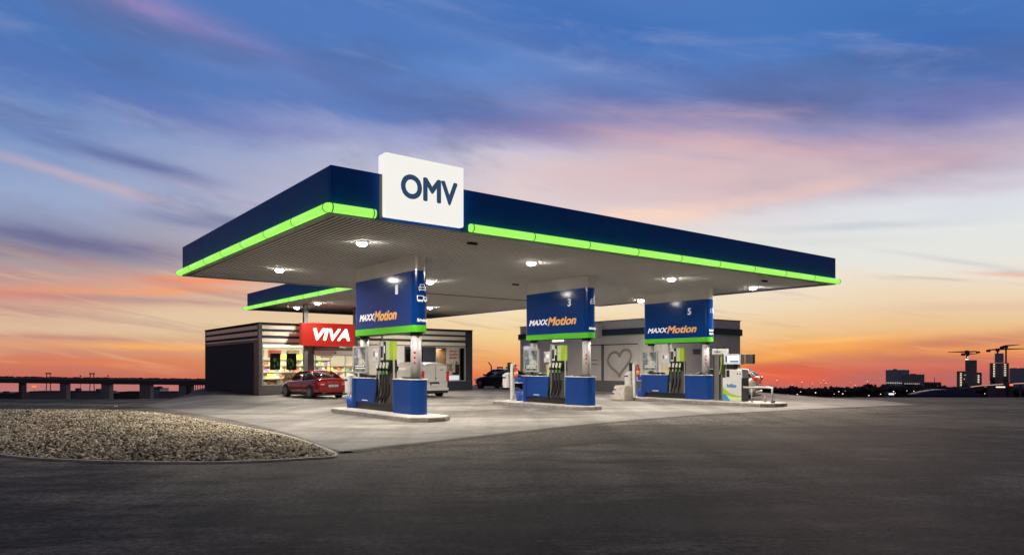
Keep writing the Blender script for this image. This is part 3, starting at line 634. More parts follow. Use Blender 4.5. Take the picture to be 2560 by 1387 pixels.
def fuel_pump(u, v, label):
    t = in_frame(tag(empty('fuel_pump'), label, 'fuel pump', 'fuel pumps on the islands'), u, v, .15)
    MB().prism(rounded(-.02, 1.50, .28, .26), 0, 1.08).build('near_cabinet', M['cab_blue'], t)
    MB().prism(rounded(-.04, 1.52, .30, .27), 1.08, 1.11).build('near_worktop', M['white'], t)
    fc = MB().prism([(2.45, -.27), (4.0, -.27), (4.0, .27), (2.45, .27)], .24, 1.08).build('far_cabinet', M['cab_blue'], t, bevel=.01)
    MB().prism(rounded(3.95, 4.28, .28, .12), 0, 1.08).build('end_cabinet', M['cab_blue'], t)
    MB().box(3.935, 3.955, .262, .283, .0, 1.08).build('cabinet_seam', M['cab_blue_d'], t)
    MB().box(2.45, 4.29, -.29, .29, 1.08, 1.11).build('far_worktop', M['white'], t, bevel=.005)
    MB().box(3.05, 3.45, .272, .276, .31, .335).build('nameplate', M['letter_white'], fc)
    MB().box(1.45, 3.98, -.22, .20, 0, .24).build('plinth', M['black'], t)
    # hose module
    MB().box(1.53, 2.40, .0, .12, .24, 1.30).build('hose_backing', M['grey_panel'], t)
    MB().box(1.53, 2.40, .0, .12, 1.30, 1.72).build('nozzle_bay', M['black'], t)
    for k, (mt, w0, w1) in enumerate((('lime', 1.54, 1.78), ('pale_green', 1.79, 2.02), ('black', 2.03, 2.18), ('white', 2.19, 2.38))):
        p = MB().box(w0, w1, .0, .14, 1.72, 2.34).build('fuel_panel', M[mt], t, bevel=.006)
        if mt == 'white': MB().box(2.22, 2.35, .142, .147, 1.80, 2.18).build('price_display', M['black'], p)
        if mt == 'black': MB().box(2.08, 2.13, .142, .147, 1.95, 2.2).build('price_display', M['letter_white'], p)
    MB().box(2.40, 2.45, -.1, .18, .10, 2.36).build('side_post', M['frame_grey'], t, bevel=.006)
    MB().box(1.50, 1.53, .10, .16, .10, 1.72).build('side_post', M['frame_grey'], t, bevel=.006)
    for k in range(4):
        x = 1.64 + k * .215; green = k < 2
        nz = MB().tube([(x + .02, .15, 1.66), (x, .25, 1.50), (x + .03, .30, 1.36)], [.035, .05, .045], 10).build('nozzle', M['black'], t)
        MB().box(x - .05, x + .065, .29, .32, 1.44, 1.64, rot=Matrix.Rotation(R(-18), 3, 'Y')).build('nozzle_guard', M['pale_green'] if k == 0 else M['white'], nz, bevel=.01)
        MB().tube([(x + .10, .16, 1.62), (x + .06, .26, 1.48), (x + .02, .28, 1.40)], .016, 8).build('trigger', M['white'], nz)
        path = [(x + .03, .30, 1.36), (x + .02, .31, 1.15), (x + .01, .33, .8), (x + .06 + .03 * (k % 2), .35, .45), (x + .12, .34, .31), (x + .17, .28, .36), (x + .16, .16, .6), (x + .14, .14, .95)]
        MB().tube(smooth_path(path, 5), .026, 8).build('hose', M['rubber'], t)
        MB().tube([(x + .03, .30, 1.36), (x + .025, .305, 1.24)], .034, 8).build('hose_collar', M['nozzle_green'] if green else M['frame_grey'], t)
    # poster frame, terminal and leaflet box standing on the worktop
    pf = MB(); pf.box(3.14, 4.18, .19, .27, 1.26, 1.31); pf.box(3.14, 4.18, .19, .27, 2.16, 2.22); pf.box(3.14, 3.21, .19, .27, 1.31, 2.16); pf.box(4.11, 4.18, .19, .27, 1.31, 2.16)
    pfo = pf.build('poster_frame', M['frame_grey'], t, bevel=.006)
    MB().box(3.21, 4.11, .20, .24, 1.31, 2.16).build('poster', M['poster'], pfo)
    for x, w_ in ((3.35, .16), (2.95, .12)): MB().box(x - w_, x + w_, .0, .2, 1.112, 1.20).build('tray', M['black'], t, bevel=.02)
    MB().box(.72, 1.1, -.12, .08, 1.112, 1.16).build('tray', M['black'], t, bevel=.02)
    w = MB()
    for k in range(2):
        x = 4.0
        while x > 3.35:
            l_ = random.uniform(.06, .16); w.box(x - l_, x, .242, .246, 1.50 - k * .08, 1.535 - k * .08); x -= l_ + .03
    w.build('print_lines', M['letter_white'], pfo)
    MB().tube([(3.66, .2, 1.11), (3.66, .2, 1.26)], .07, 12).build('poster_stand', M['black'], t)
    tm = MB().box(2.50, 2.93, -.05, .13, 1.66, 2.10).build('payment_terminal', M['white'], t, bevel=.02)
    MB().box(2.60, 2.74, .131, .136, 1.86, 1.98).build('screen', M['pale_lit'], tm); MB().box(2.62, 2.72, .131, .137, 1.72, 1.80).build('keypad', M['frame_grey'], tm)
    MB().box(2.82, 2.88, .131, .137, 1.84, 2.02).build('card_reader', M['grey_panel'], tm)
    lf = MB().box(2.50, 2.78, -.02, .10, 1.13, 1.56).build('leaflet_holder', M['pale_green'], t, bevel=.01)
    MB().box(2.53, 2.75, .101, .105, 1.30, 1.50).build('leaflet', M['orange_label'], lf)
    MB().tube([(2.7, -.1, 1.11), (2.7, -.1, 2.56)], .03, 8).build('support_tube', M['frame_grey'], t)
    # clutter on the near worktop
    return t
fp = fuel_pump(*PU[0], 'blue fuel pump with four black hoses under sign number 1')
for (u, v), lb in ((PU[1], 'blue fuel pump with four hoses under sign number 3'), (PU[2], 'blue fuel pump with four hoses under sign number 5')):
    c = copy_tree(fp); c.location = W(u, v, .15); c['label'] = lb; c.scale = (.93, 1, 1)
fp.scale = (1.07, 1, 1)

# ---------------------------------------------------------------- things on the islands
def service_post(u, v, label):
    t = in_frame(tag(empty('service_post'), label, 'post', 'white service posts on the islands'), u, v, .15)
    MB().box(-.09, .09, -.06, .06, 0, 1.62).build('post', M['white'], t, bevel=.02)
    MB().box(.16, .34, -.10, .02, 1.26, 1.66).build('notice_panel', M['black'], t, bevel=.01)
    MB().box(.08, .17, -.05, -.02, 1.4, 1.46).build('bracket', M['black'], t)
def extinguisher(u, v, label, group='fire extinguishers on the service posts'):
    t = in_frame(tag(empty('fire_extinguisher'), label, 'extinguisher', group), u, v, 1.10)
    MB().tube([(0, 0, 0), (0, 0, .03), (0, 0, .42), (0, 0, .50), (0, 0, .54)], [.07, .085, .085, .05, .03], 16).build('cylinder', M['red'], t)
    MB().tube([(0, 0, .12), (0, 0, .32)], .088, 16).build('paper_label', M['orange_label'], t)
    MB().box(-.03, .06, -.02, .02, .54, .62).build('valve', M['black'], t, bevel=.01)
    MB().tube(smooth_path([(.04, 0, .58), (.12, .02, .5), (.12, .04, .25), (.09, .05, .12)], 4), .013, 8).build('hose', M['rubber'], t)
def waste_bin(u, v, label, round_=True):
    t = in_frame(tag(empty('waste_bin'), label, 'bin', 'white waste bins beside the service posts'), u, v, .15)
    MB().prism(rounded(-.20, .20, .2, .15), .55, 1.12).build('bin_body', M['white'], t)
    MB().tube([(0, 0, 1.12), (0, 0, 1.18), (0, 0, 1.22)], [.19, .15, .07], 20).build('bin_lid', M['white'], t)
    MB().box(-.36, -.19, -.03, .03, .8, .9).build('bracket', M['steel_dark'], t); MB().box(-.12, .12, .2, .205, .96, 1.03).build('bin_slot', M['black'], t)
def bucket(u, v, label, hose=False):
    t = in_frame(tag(empty('watering_can'), label, 'watering can', 'blue watering cans beside the pumps'), u, v, .15)
    MB().tube([(0, 0, 0), (0, 0, .34), (0, 0, .38)], [.14, .17, .10], 18).build('can_body', M['can_blue'], t)
    MB().tube(smooth_path([(-.12, 0, .36), (-.06, 0, .5), (.08, 0, .5), (.15, 0, .34)], 4), .015, 8).build('handle', M['can_blue'], t)
    MB().tube([(.12, 0, .1), (.3, 0, .4)], [.03, .02], 8).build('spout', M['can_blue'], t)
service_post(8.75, 4.9, 'white service post beside the far end of the number 1 pump')
service_post(9.4, 12.45, 'white service post with black notice panel left of the number 3 pump')
service_post(8.85, 19.7, 'white service post with black notice panel left of the number 5 pump')
extinguisher(9.15, 12.45, 'red fire extinguisher hanging on the post left of the number 3 pump'); extinguisher(8.6, 19.7, 'red fire extinguisher hanging on the post left of the number 5 pump')
waste_bin(9.3, 4.78, 'white waste bin behind the red sedan beside the number 1 pump'); waste_bin(9.74, 12.45, 'white waste bin beside the black sedan on the number 3 island'); waste_bin(9.2, 19.7, 'white round topped waste bin beside the beige vacuum cabinet')
bucket(8.9, 4.6, 'blue watering can at the far foot of the number 1 pump'); bucket(8.95, 12.5, 'blue watering can at the left foot of the number 3 pump'); bucket(8.5, 19.75, 'blue watering can at the left foot of the number 5 pump')
def blue_tray(u, v, label):
    t = in_frame(tag(empty('towel_dispenser'), label, 'dispenser', 'blue towel dispensers on the service posts'), u, v, .95)
    MB().box(-.16, .12, -.10, .10, 0, .20).build('box', M['can_blue'], t, bevel=.02); MB().box(-.18, .14, -.12, .12, -.04, 0).build('tray', M['white'], t, bevel=.01)
blue_tray(8.98, 12.45, 'blue towel dispenser below the extinguisher at the number 3 island'); blue_tray(8.42, 19.7, 'blue towel dispenser below the extinguisher at the number 5 island')

vc = in_frame(tag(empty('vacuum_cabinet'), 'worn beige vacuum cabinet with blue stripes standing left of the number 5 island', 'cabinet'), 8.5, 18.45)
b = MB(); b.loft([[(-.45, -.3, 0), (.45, -.3, 0), (.45, .3, 0), (-.45, .3, 0)], [(-.45, -.3, .25), (.45, -.3, .25), (.45, .3, .25), (-.45, .3, .25)], [(-.45, -.28, .72), (.2, -.28, .72), (.2, .28, .72), (-.45, .28, .72)]])
b.build('cabinet_body', M['beige'], vc, bevel=.02)
MB().box(-.40, .05, .28, .31, .06, .66).build('door', M['kerb'], vc, bevel=.02)
for z, x in ((.30, .44), (.5, .34)): MB().box(x - .22, x + .015, .27, .32, z, z + .05).build('stripe', M['stripe_blue'], vc)

# green and white fluid dispenser at the near end of the long island
ad = in_frame(tag(empty('fluid_dispenser'), 'white dispenser with green and blue wave, tall steel hose cabinet and small screen', 'dispenser'), 2.55, 19.65, .15)
MB().box(.98, 1.46, -.22, .20, 0, 2.02).build('hose_cabinet', M['steel_dark'], ad, bevel=.01)
MB().box(1.06, 1.14, .201, .215, .05, 1.95).build('cabinet_slot', M['black'], ad); MB().box(1.40, 1.44, .201, .215, .05, 1.95).build('cabinet_slot', M['black'], ad)
hd = MB().box(.94, 1.50, -.2, .24, 2.02, 2.26).build('header', M['white'], ad, bevel=.01)
text('header_lettering', 'AdBlue', .13, M['omv_blue'], hd, (1.38, .242, 2.09), R(180), bold=.002, fit=(.34, .10))
MB().box(.98, 1.38, -.15, .12, 2.26, 2.33).build('header_cap', M['black'], ad)
MB().tube(smooth_path([(1.02, .24, 1.9), (.98, .27, 1.6), (1.02, .26, 1.35), (1.08, .25, 1.15)], 4), .035, 8).build('nozzle', M['lime'], ad)
MB().box(0, .93, -.25, .25, 0, 1.0).build('lower_cabinet', M['white'], ad, bevel=.01)
def wave(name, mt, f0, f1, y):
    m_ = MB(); n_ = 20; top = [(.93 * k / n_, f1(k / n_)) for k in range(n_ + 1)]; bot = [(.93 * k / n_, f0(k / n_)) for k in range(n_ + 1)]
    for k in range(n_): m_.poly([(bot[k][0], y, bot[k][1]), (bot[k + 1][0], y, bot[k + 1][1]), (top[k + 1][0], y, top[k + 1][1]), (top[k][0], y, top[k][1])])
    m_.build(name, M[mt], ad)
wave('wave_print', 'lime', lambda q: .02, lambda q: .24 + .36 * q ** 2.2, .253)
M['wave_pale'] = mat('wave_pale', (.72, .85, .45), .4); M['wave_blue'] = mat('wave_blue', (.05, .30, .70), .4)
wave('wave_print', 'wave_pale', lambda q: .02, lambda q: .20 + .2 * q ** 2 - .1 * q, .256)
wave('wave_print', 'wave_blue', lambda q: .02, lambda q: max(.021, .30 * min(1, max(0, (q - .55) / .3))), .259)
text('panel_lettering', 'AdBlue', .17, M['wave_blue'], ad, (.72, .257, .60), R(180), bold=.005, fit=(.48, .15))
MB().box(-.02, .80, -.22, .22, 1.0, 1.36).build('upper_cabinet', M['white'], ad, bevel=.01)
MB().box(.60, .76, .221, .225, 1.03, 1.33).build('card_slot', M['black'], ad); MB().box(.18, .24, .221, .225, 1.14, 1.2).build('button', M['black'], ad); MB().box(.05, .11, .221, .225, 1.14, 1.2).build('button', M['black'], ad)
MB().box(.45, .8, -.15, .15, 1.36, 1.58).build('screen_foot', M['black'], ad)
sc_ = MB().box(.08, .92, -.12, .20, 1.58, 2.02).build('screen_housing', M['white'], ad, bevel=.01)
MB().box(.15, .84, .201, .205, 1.66, 1.95).build('screen', M['pale_lit'], sc_); MB().box(.17, .60, .206, .209, 1.67, 1.74).build('screen_bar', M['wave_blue'], sc_)
MB().box(.74, .82, .206, .209, 1.67, 1.94).build('screen_symbol', M['black'], sc_)
MB().box(-.30, .06, -.30, -.12, 1.60, 2.0).build('side_screen', M['shop_grey'], ad, bevel=.01)
MB().box(-.02, .0, -.26, .24, .0, 1.0).build('side_panel', M['grey_panel'], ad)
ab = in_frame(tag(empty('crash_rail'), 'low steel crash rail at the near end of the long island', 'rail'), 2.3, 19.55, .15)
m_ = MB(); m_.tube(smooth_path([(.2, .1, .62), (-.1, .0, .60), (-.5, .0, .62), (-.9, .0, .62), (-1.15, -.02, .60)], 4), .045, 10)
m_.build('rail', M['steel'], ab)
for x, h in ((-.15, .60), (-1.1, .60)): MB().tube([(x, 0, 0), (x, 0, h)], .035, 10).build('rail_post', M['steel'], ab)
MB().tube([(-.55, -.35, 0), (-.55, -.35, .28)], .03, 8).build('rail_post', M['steel'], ab)
MB().tube(smooth_path([(-1.15, 0, .03), (-1.3, .12, .08), (-1.15, .2, .03), (-1.35, .25, .05)], 4), .02, 8).build('loose_hose', M['rubber'], ab)

# ---------------------------------------------------------------- shop
sh = in_frame(tag(empty('shop'), 'dark flat roofed petrol station shop with pale slats and lit windows', 'building'), 24.5, 0)
# local x = depth behind the front, y = -v
y0_, y1_ = -6.33, -20.72; D_ = 11.2; HT = 4.03
def wall(name, x0, x1, v0, v1, z0, z1, mt, bevel=0.0, par=None): return MB().box(x0, x1, -v1, -v0, z0, z1).build(name, M[mt], par or sh, bevel=bevel)
wall('side_wall', 0.25, D_, 6.33, 6.55, 0, 3.12, 'shop_dark'); wall('side_wall', 0.25, D_, 20.5, 20.72, 0, HT, 'shop_dark'); wall('back_wall', D_, D_ + .2, 6.33, 20.72, 0, HT, 'shop_dark')
wall('corner_pillar', 0, .25, 5.95 + .35, 6.47, 0, HT, 'shop_grey'); wall('corner_pillar', 0, .25, 20.15, 20.72, 0, HT, 'shop_dark')
MB().box(.25, .9, -6.33, -6.31, 0, 3.1).build('side_panel', M['shop_grey'], sh)
wall('roof', .25, D_, 6.55, 20.5, 3.0, 3.12, 'shop_dark'); wall('roof_edge', -.03, D_ + .23, 6.27, 20.75, HT, HT + .05, 'void')
wall('front_wall', .03, .25, 6.47, 20.15, 2.93, HT, 'shop_dark'); wall('side_parapet', .25, D_ , 6.36, 6.55, 3.12, HT, 'shop_dark')
for z0, z1 in ((2.98, 3.20), (3.36, 3.58), (3.72, 3.93)):
    wall('slat', -.01, .03, 6.49, 20.13, z0, z1, 'shop_slat'); wall('slat', .28, D_, 6.33, 6.36, z0, z1, 'shop_slat')
wall('front_sill', .02, .25, 6.47, 9.0, 0, .56, 'shop_grey'); wall('window_head', .02, .25, 6.47, 20.15, 2.88, 2.93, 'frame_grey')
M['glass'] = mat('window_glass', (.9, .95, .95), .02); M['glass'].node_tree.nodes['Principled BSDF'].inputs['Transmission Weight'].default_value = 1.0; M['glass'].node_tree.nodes['Principled BSDF'].inputs['IOR'].default_value = 1.1
def window(v0, v1, z0, z1, mull=(), mt='frame_grey'):
    f = MB(); f.box(.0, .06, -v1, -v0, z0, z0 + .05); f.box(.0, .06, -v1, -v0, z1 - .05, z1); f.box(.0, .06, -v0 - .05, -v0, z0 + .05, z1 - .05); f.box(.0, .06, -v1, -v1 + .05, z0 + .05, z1 - .05)
    for v in mull: f.box(.0, .06, -v - .03, -v + .03, z0 + .05, z1 - .05)
    o = f.build('window', M[mt], sh); MB().box(.02, .035, -v1 + .04, -v0 - .04, z0 + .04, z1 - .04).build('pane', M['glass'], o); return o
window(6.50, 8.98, .56, 2.88)
dr = window(9.55, 12.4, .02, 2.3, (10.5, 11.45)); dr.name = 'sliding_door'
wall('door_header', -.12, .2, 9.5, 12.45, 2.3, 2.55, 'white', .01)
wall('pillar', .0, .25, 9.0, 9.5, 0, 2.93, 'shop_grey')
sc = MB(); sc.tube([(-.05, -12.35, 2.72), (-.05, -9.5, 2.72)], .17, 16); sc.build('shutter_box', M['steel_dark'], sh)
wall('sensor', -.16, -.12, 10.7, 10.8, 2.38, 2.46, 'black')
wall('pier', -.02, .25, 12.45, 15.45, 0, 2.93, 'wall_light'); wall('front_sill', .02, .25, 15.45, 20.15, 0, .62, 'shop_dark'); wall('front_pier', .02, .25, 16.9, 17.8, .62, 2.9, 'shop_dark')
window(15.5, 16.9, 1.1, 2.8, (16.2,), 'shop_grey'); wall('blind', .1, .2, 15.5, 16.9, .62, 2.88, 'shop_dark')
window(17.8, 20.15, .62, 2.88, (), 'frame_grey')
wall('partition', .9, 1.0, 14.9, 20.4, 0, 3.0, 'wash_dark')
M['recess'] = mat('recess_brown', (.30, .20, .12), .6, var=.3, vscale=2); wall('display_back', .7, .78, 17.5, 20.15, .3, 2.95, 'recess')
wall('sliding_seam', -.004, .0, 12.45, 12.47, 0, 2.93, 'shop_grey')
po = wall('window_poster', -.012, -.002, 18.6, 19.65, .66, 2.86, 'kerb'); 
m_ = MB(); random.seed(5)
for k in range(3):
    y = -18.85
    while y > -19.4:
        a = random.uniform(.05, .09); m_.tube([(-.02, y, 2.58 - k * .22), (-.02, y - a * .5, 2.68 - k * .22 + random.uniform(-.03, .03)), (-.02, y - a, 2.57 - k * .22)], .012, 6); y -= a * .95
m_.build('handwriting', M['red'], po)
m_ = MB(); m_.prism([(0, 0)] * 0 or [(-.02, -19.3), (-.014, -19.3), (-.014, -19.62), (-.02, -19.62)], 1.15, 1.75); m_.prism([(-.02, -19.1), (-.014, -19.1), (-.014, -19.62), (-.02, -19.62)], 1.05, 1.2); m_.build('printed_figure', M['black'], po, bevel=.002)
m_ = MB(); m_.tube([(-.02, -19.42, 1.87), (-.014, -19.42, 1.87)], .10, 16); m_.build('printed_figure', M['recess'], po)
m_ = MB()
for k in range(16): m_.tube([(-.019, -18.65 - random.random() * .5, 1.1 + random.random() * .7), (-.014, -18.65 - random.random() * .5, 1.1 + random.random() * .7)], .022, 6)
m_.build('printed_pattern', M['recess'], po)
MB().box(-.02, -.012, -19.62, -18.65, .70, .98).build('poster_footer', M['pale_lit'], po)
random.seed(11)
# interior
wall('shop_floor', .25, D_, 6.55, 15.0, .0, .04, 'tile'); wall('room_ceiling', .25, D_, 6.55, 15.0, 2.9, 2.99, 'room'); wall('room_back', 5.6, 5.7, 6.55, 15.0, 0.04, 2.9, 'room'); wall('room_side', .3, 5.6, 14.8, 14.9, .04, 2.9, 'room'); wall('room_side', .26, 5.6, 6.56, 6.6, .04, 2.9, 'room')
for a, b in ((1.3, 7.7), (1.3, 10.6), (3.6, 7.7), (3.6, 10.6), (2.2, 13.0)):
    MB().box(a - .3, a + .3, -b - .7, -b + .7, 2.86, 2.895).build('ceiling_panel', M['ceiling_glow'], sh)
for i, (a, b, e) in enumerate(((2.0, 7.9, 380), (2.4, 11.2, 420))):
    d = bpy.data.lights.new('shop_light', 'AREA'); d.shape = 'RECTANGLE'; d.size = 2.2; d.size_y = 2.2; d.energy = e; d.color = (1, .94, .82)
    o = bpy.data.objects.new('shop_light', d); COL.objects.link(o); o.location = W(24.5 + a, b, 2.82)
dl = bpy.data.lights.new('window_light', 'AREA'); dl.size = .5; dl.energy = 45; dl.color = (1, .75, .5); o = bpy.data.objects.new('window_light', dl); COL.objects.link(o); o.location = W(24.92, 18.2, 2.75)
M['goods'] = island_colours('packets', [(.75, .62, .35), (.6, .1, .05), (.8, .78, .7), (.12, .25, .1), (.25, .1, .05), (.8, .55, .15), (.1, .12, .25), (.7, .66, .5), (.4, .25, .15), (.85, .8, .6)], .5)
def shelf(u, v, L_, lv, rz, label):
    p = W(24.5 + u, v, .04); t = empty('shelf_rack', p, TH + rz, label, 'shelf', 'shelves inside the shop')
    m_ = MB(); m_.box(-L_ / 2, L_ / 2, .2, .23, 0, lv * .38 + .1)
    for k in range(lv + 1): m_.box(-L_ / 2, L_ / 2, -.2, .2, .08 + k * .38, .11 + k * .38)
    m_.build('rack', M['shelf'], t); g = MB()
    for k in range(lv):
        x = -L_ / 2 + .03
        while x < L_ / 2 - .1:
            w_ = random.uniform(.05, .24); h_ = random.uniform(.10, .30)
            if random.random() < .88: g.box(x, x + w_, -.17, .1, .111 + k * .38, .111 + k * .38 + h_)
            x += w_ + .012
    tag(g.build('goods', M['goods'], t), kind='stuff')
shelf(1.0, 7.3, 1.3, 2, R(-90), 'low rack of packets just behind the large shop window'); shelf(1.0, 8.4, .8, 3, R(-90), 'rack of packets behind the right part of the large shop window')
shelf(3.0, 7.6, 1.9, 4, R(-90), 'middle rack of packets inside the shop'); shelf(5.2, 9.3, 3.6, 5, R(-90), 'tall rack along the back wall of the shop')
shelf(4.9, 11.4, 2.6, 5, R(-90), 'tall rack seen through the sliding door'); shelf(2.2, 10.4, .9, 3, R(-90), 'low rack seen through the left part of the sliding door'); shelf(2.6, 12.2, 1.0, 3, R(-90), 'low rack seen through the right part of the sliding door')
shelf(4.4, 7.2, 1.4, 4, R(-90), 'rack of packets at the left inside the large shop window'); shelf(2.0, 9.0, 1.1, 3, R(-90), 'rack of packets in the middle aisle of the shop'); shelf(3.8, 12.9, 1.8, 4, R(-90), 'rack of packets deep inside behind the sliding door')
for k, (vv, mt_) in enumerate(((7.6, 'recess'), (8.7, 'viva_red'), (9.9, 'recess'), (11.0, 'lime'), (12.2, 'recess'))): wall('wall_panel', 5.5, 5.6, vv, vv + .8, 2.2, 2.65, mt_)
ct = in_frame(tag(empty('shop_counter'), 'cream shop counter with green strip above it inside the window', 'counter'), 28.0, 9.3)
MB().box(-.35, .35, -1.1, .6, 0.04, 1.05).build('counter_body', M['shelf'], ct); MB().box(-.4, .4, -1.15, .65, 1.05, 1.1).build('counter_top', M['room'], ct)
MB().box(-.3, -.2, -1.1, .6, 2.1, 2.35).build('menu_strip', M['lime'], ct)
for vv, lb in ((7.33, 'left dark green food poster hanging inside the large shop window'), (8.28, 'right dark green food poster hanging inside the large shop window')):
    t = in_frame(tag(empty('hanging_poster'), lb, 'poster', 'posters hanging in the shop window'), 24.85, vv, 1.42)
    MB().box(0, .02, -.29, .29, 0, .93).build('print', M['black'], t); MB().box(-.004, 0, -.31, .31, .93, .96).build('rail', M['frame_grey'], t)
    m_ = MB()
    for k in range(9):
        yy = random.uniform(-.2, .2); zz = random.uniform(.08, .62); h_ = random.uniform(.05, .22); m_.box(-.006, -.001, yy - .03, yy + .03, zz, zz + h_)
    m_.build('food_print', M['nozzle_green'], t)
    m_ = MB(); m_.tube([(-.006, .02, .55), (-.002, .02, .55)], .08, 12); m_.build('food_print', M['orange_label'], t)

vs = in_frame(tag(empty('shop_sign'), 'red illuminated sign with white letters VIVA above the shop door', 'sign'), 23.2, 8.22, 2.78)
MB().box(-.05, .30, -3.20, 0, 0, 1.30).build('light_box', M['viva_red'], vs, bevel=.02)
text('lettering', 'VIVA', 1.0, M['white_lit'], vs, (-.056, -.68, .30), R(-90), shear=.22, bold=.040, fit=(2.22, .72))

# ---------------------------------------------------------------- car wash
cw = in_frame(tag(empty('car_wash'), 'grey flat roofed car wash building with navy band and a heart drawn on its window', 'building'), 0, 25.45)
def cwb(name, u0, u1, y0, y1, z0, z1, mt, par=None): return MB().box(u0, u1, y0, y1, z0, z1).build(name, M[mt], par or cw)
cwb('wall', 11.2, 25.2, -6.65, 0, 0, 3.55, 'wash_grey'); cwb('parapet', 11.2, 25.2, -6.65, 0, 3.95, 4.45, 'wash_grey')
cwb('band', 11.1, 25.35, -6.75, .08, 3.56, 3.94, 'wash_navy'); cwb('roof_edge', 11.16, 25.24, -6.7, .04, 4.45, 4.5, 'wash_dark')
cwb('plinth', 11.17, 25.23, -6.68, .03, 0, .75, 'wash_dark')
cwb('band_trim', 11.09, 25.36, -6.76, .09, 3.53, 3.56, 'nozzle_green')
wf = cwb('window', 13.9, 16.6, .0, .04, .72, 2.95, 'frost'); cwb('window', 16.85, 18.0, .0, .04, .72, 2.95, 'frost'); cwb('window_head', 13.8, 18.05, .0, .07, 2.95, 3.0, 'void')
cwb('window', 18.3, 19.9, .0, .04, .72, 2.95, 'frost'); cwb('mullion', 16.62, 16.83, .0, .05, .72, 2.95, 'wash_dark')
hp = []
for k in range(41):
    q = 2 * math.pi * k / 40; hx = 16 * math.sin(q) ** 3 / 16; hz = (13 * math.cos(q) - 5 * math.cos(2 * q) - 2 * math.cos(3 * q) - math.cos(4 * q)) / 16
    hp.append((15.25 - hx * .98 + hz * .0, .045, 1.92 + hz * .88 - hx * -.14))
MB().tube([(a, .03, c) for a, _, c in hp[:-1] + [hp[0]]], .085, 8, cap=False).build('heart_drawing', M['heart'], wf).scale = (1, 1, 1)
for z in (1.72, 1.98): cwb('printed_line', 17.15, 17.75, .041, .046, z, z + .07, 'heart')
cwb('light_panel', 24.05, 24.75, .0, .05, 2.0, 3.05, 'pale_lit')
sb = MB().box(16.75, 17.9, .06, .42, 3.42, 4.3).build('logo_box', M['wash_grey'], cw, bevel=.02)
MB().box(17.28, 17.5, .421, .43, 3.65, 4.05).build('logo_light', M['cyan'], sb)
for k in range(6): cwb('bay_panel', 11.55 + k * .36, 11.78 + k * .36, .0, .03, .75, 3.2, 'frost' if k % 2 else 'wall_light')
cwb('bay_brush', 12.5, 12.62, .03, .12, 2.3, 3.3, 'black'); cwb('vent', 11.17, 11.2, -2.6, -1.9, 2.35, 2.65, 'wash_dark'); 
cwb('side_door', 11.16, 11.2, -5.6, -4.6, .02, 2.2, 'wash_dark')

# ---------------------------------------------------------------- vehicles
def wheels(t, xs, yw, r, parent_mats=('rubber', 'alloy')):
    for x in xs:
        for s in (-1, 1):
            w = MB(); w.tube([(x, s * (yw - .20), r), (x, s * (yw + .012), r)], r, 24)
            o = w.build('wheel', M['rubber'], t, bevel=.015)
            m_ = MB()
            m_.tube([(x, s * (yw + .002), r), (x, s * (yw + .016), r)], r * .16, 12)
            for k in range(7):
                a = 2 * math.pi * k / 7; m_.tube([(x, s * (yw + .014), r), (x + math.cos(a) * r * .62, s * (yw + .016), r + math.sin(a) * r * .62)], [.035, .022], 6)
            ring = [(x + math.cos(2 * math.pi * k / 20) * r * .64, s * (yw + .012), r + math.sin(2 * math.pi * k / 20) * r * .64) for k in range(21)]
            m_.tube(ring, .018, 6, cap=False); m_.build('rim', M[parent_mats[1]], o)
            a_ = MB(); a_.tube([(x, s * (yw - .12), r + .02), (x, s * (yw - .004), r + .02)], r + .055, 24); a_.build('wheel_arch', M['black'], t)

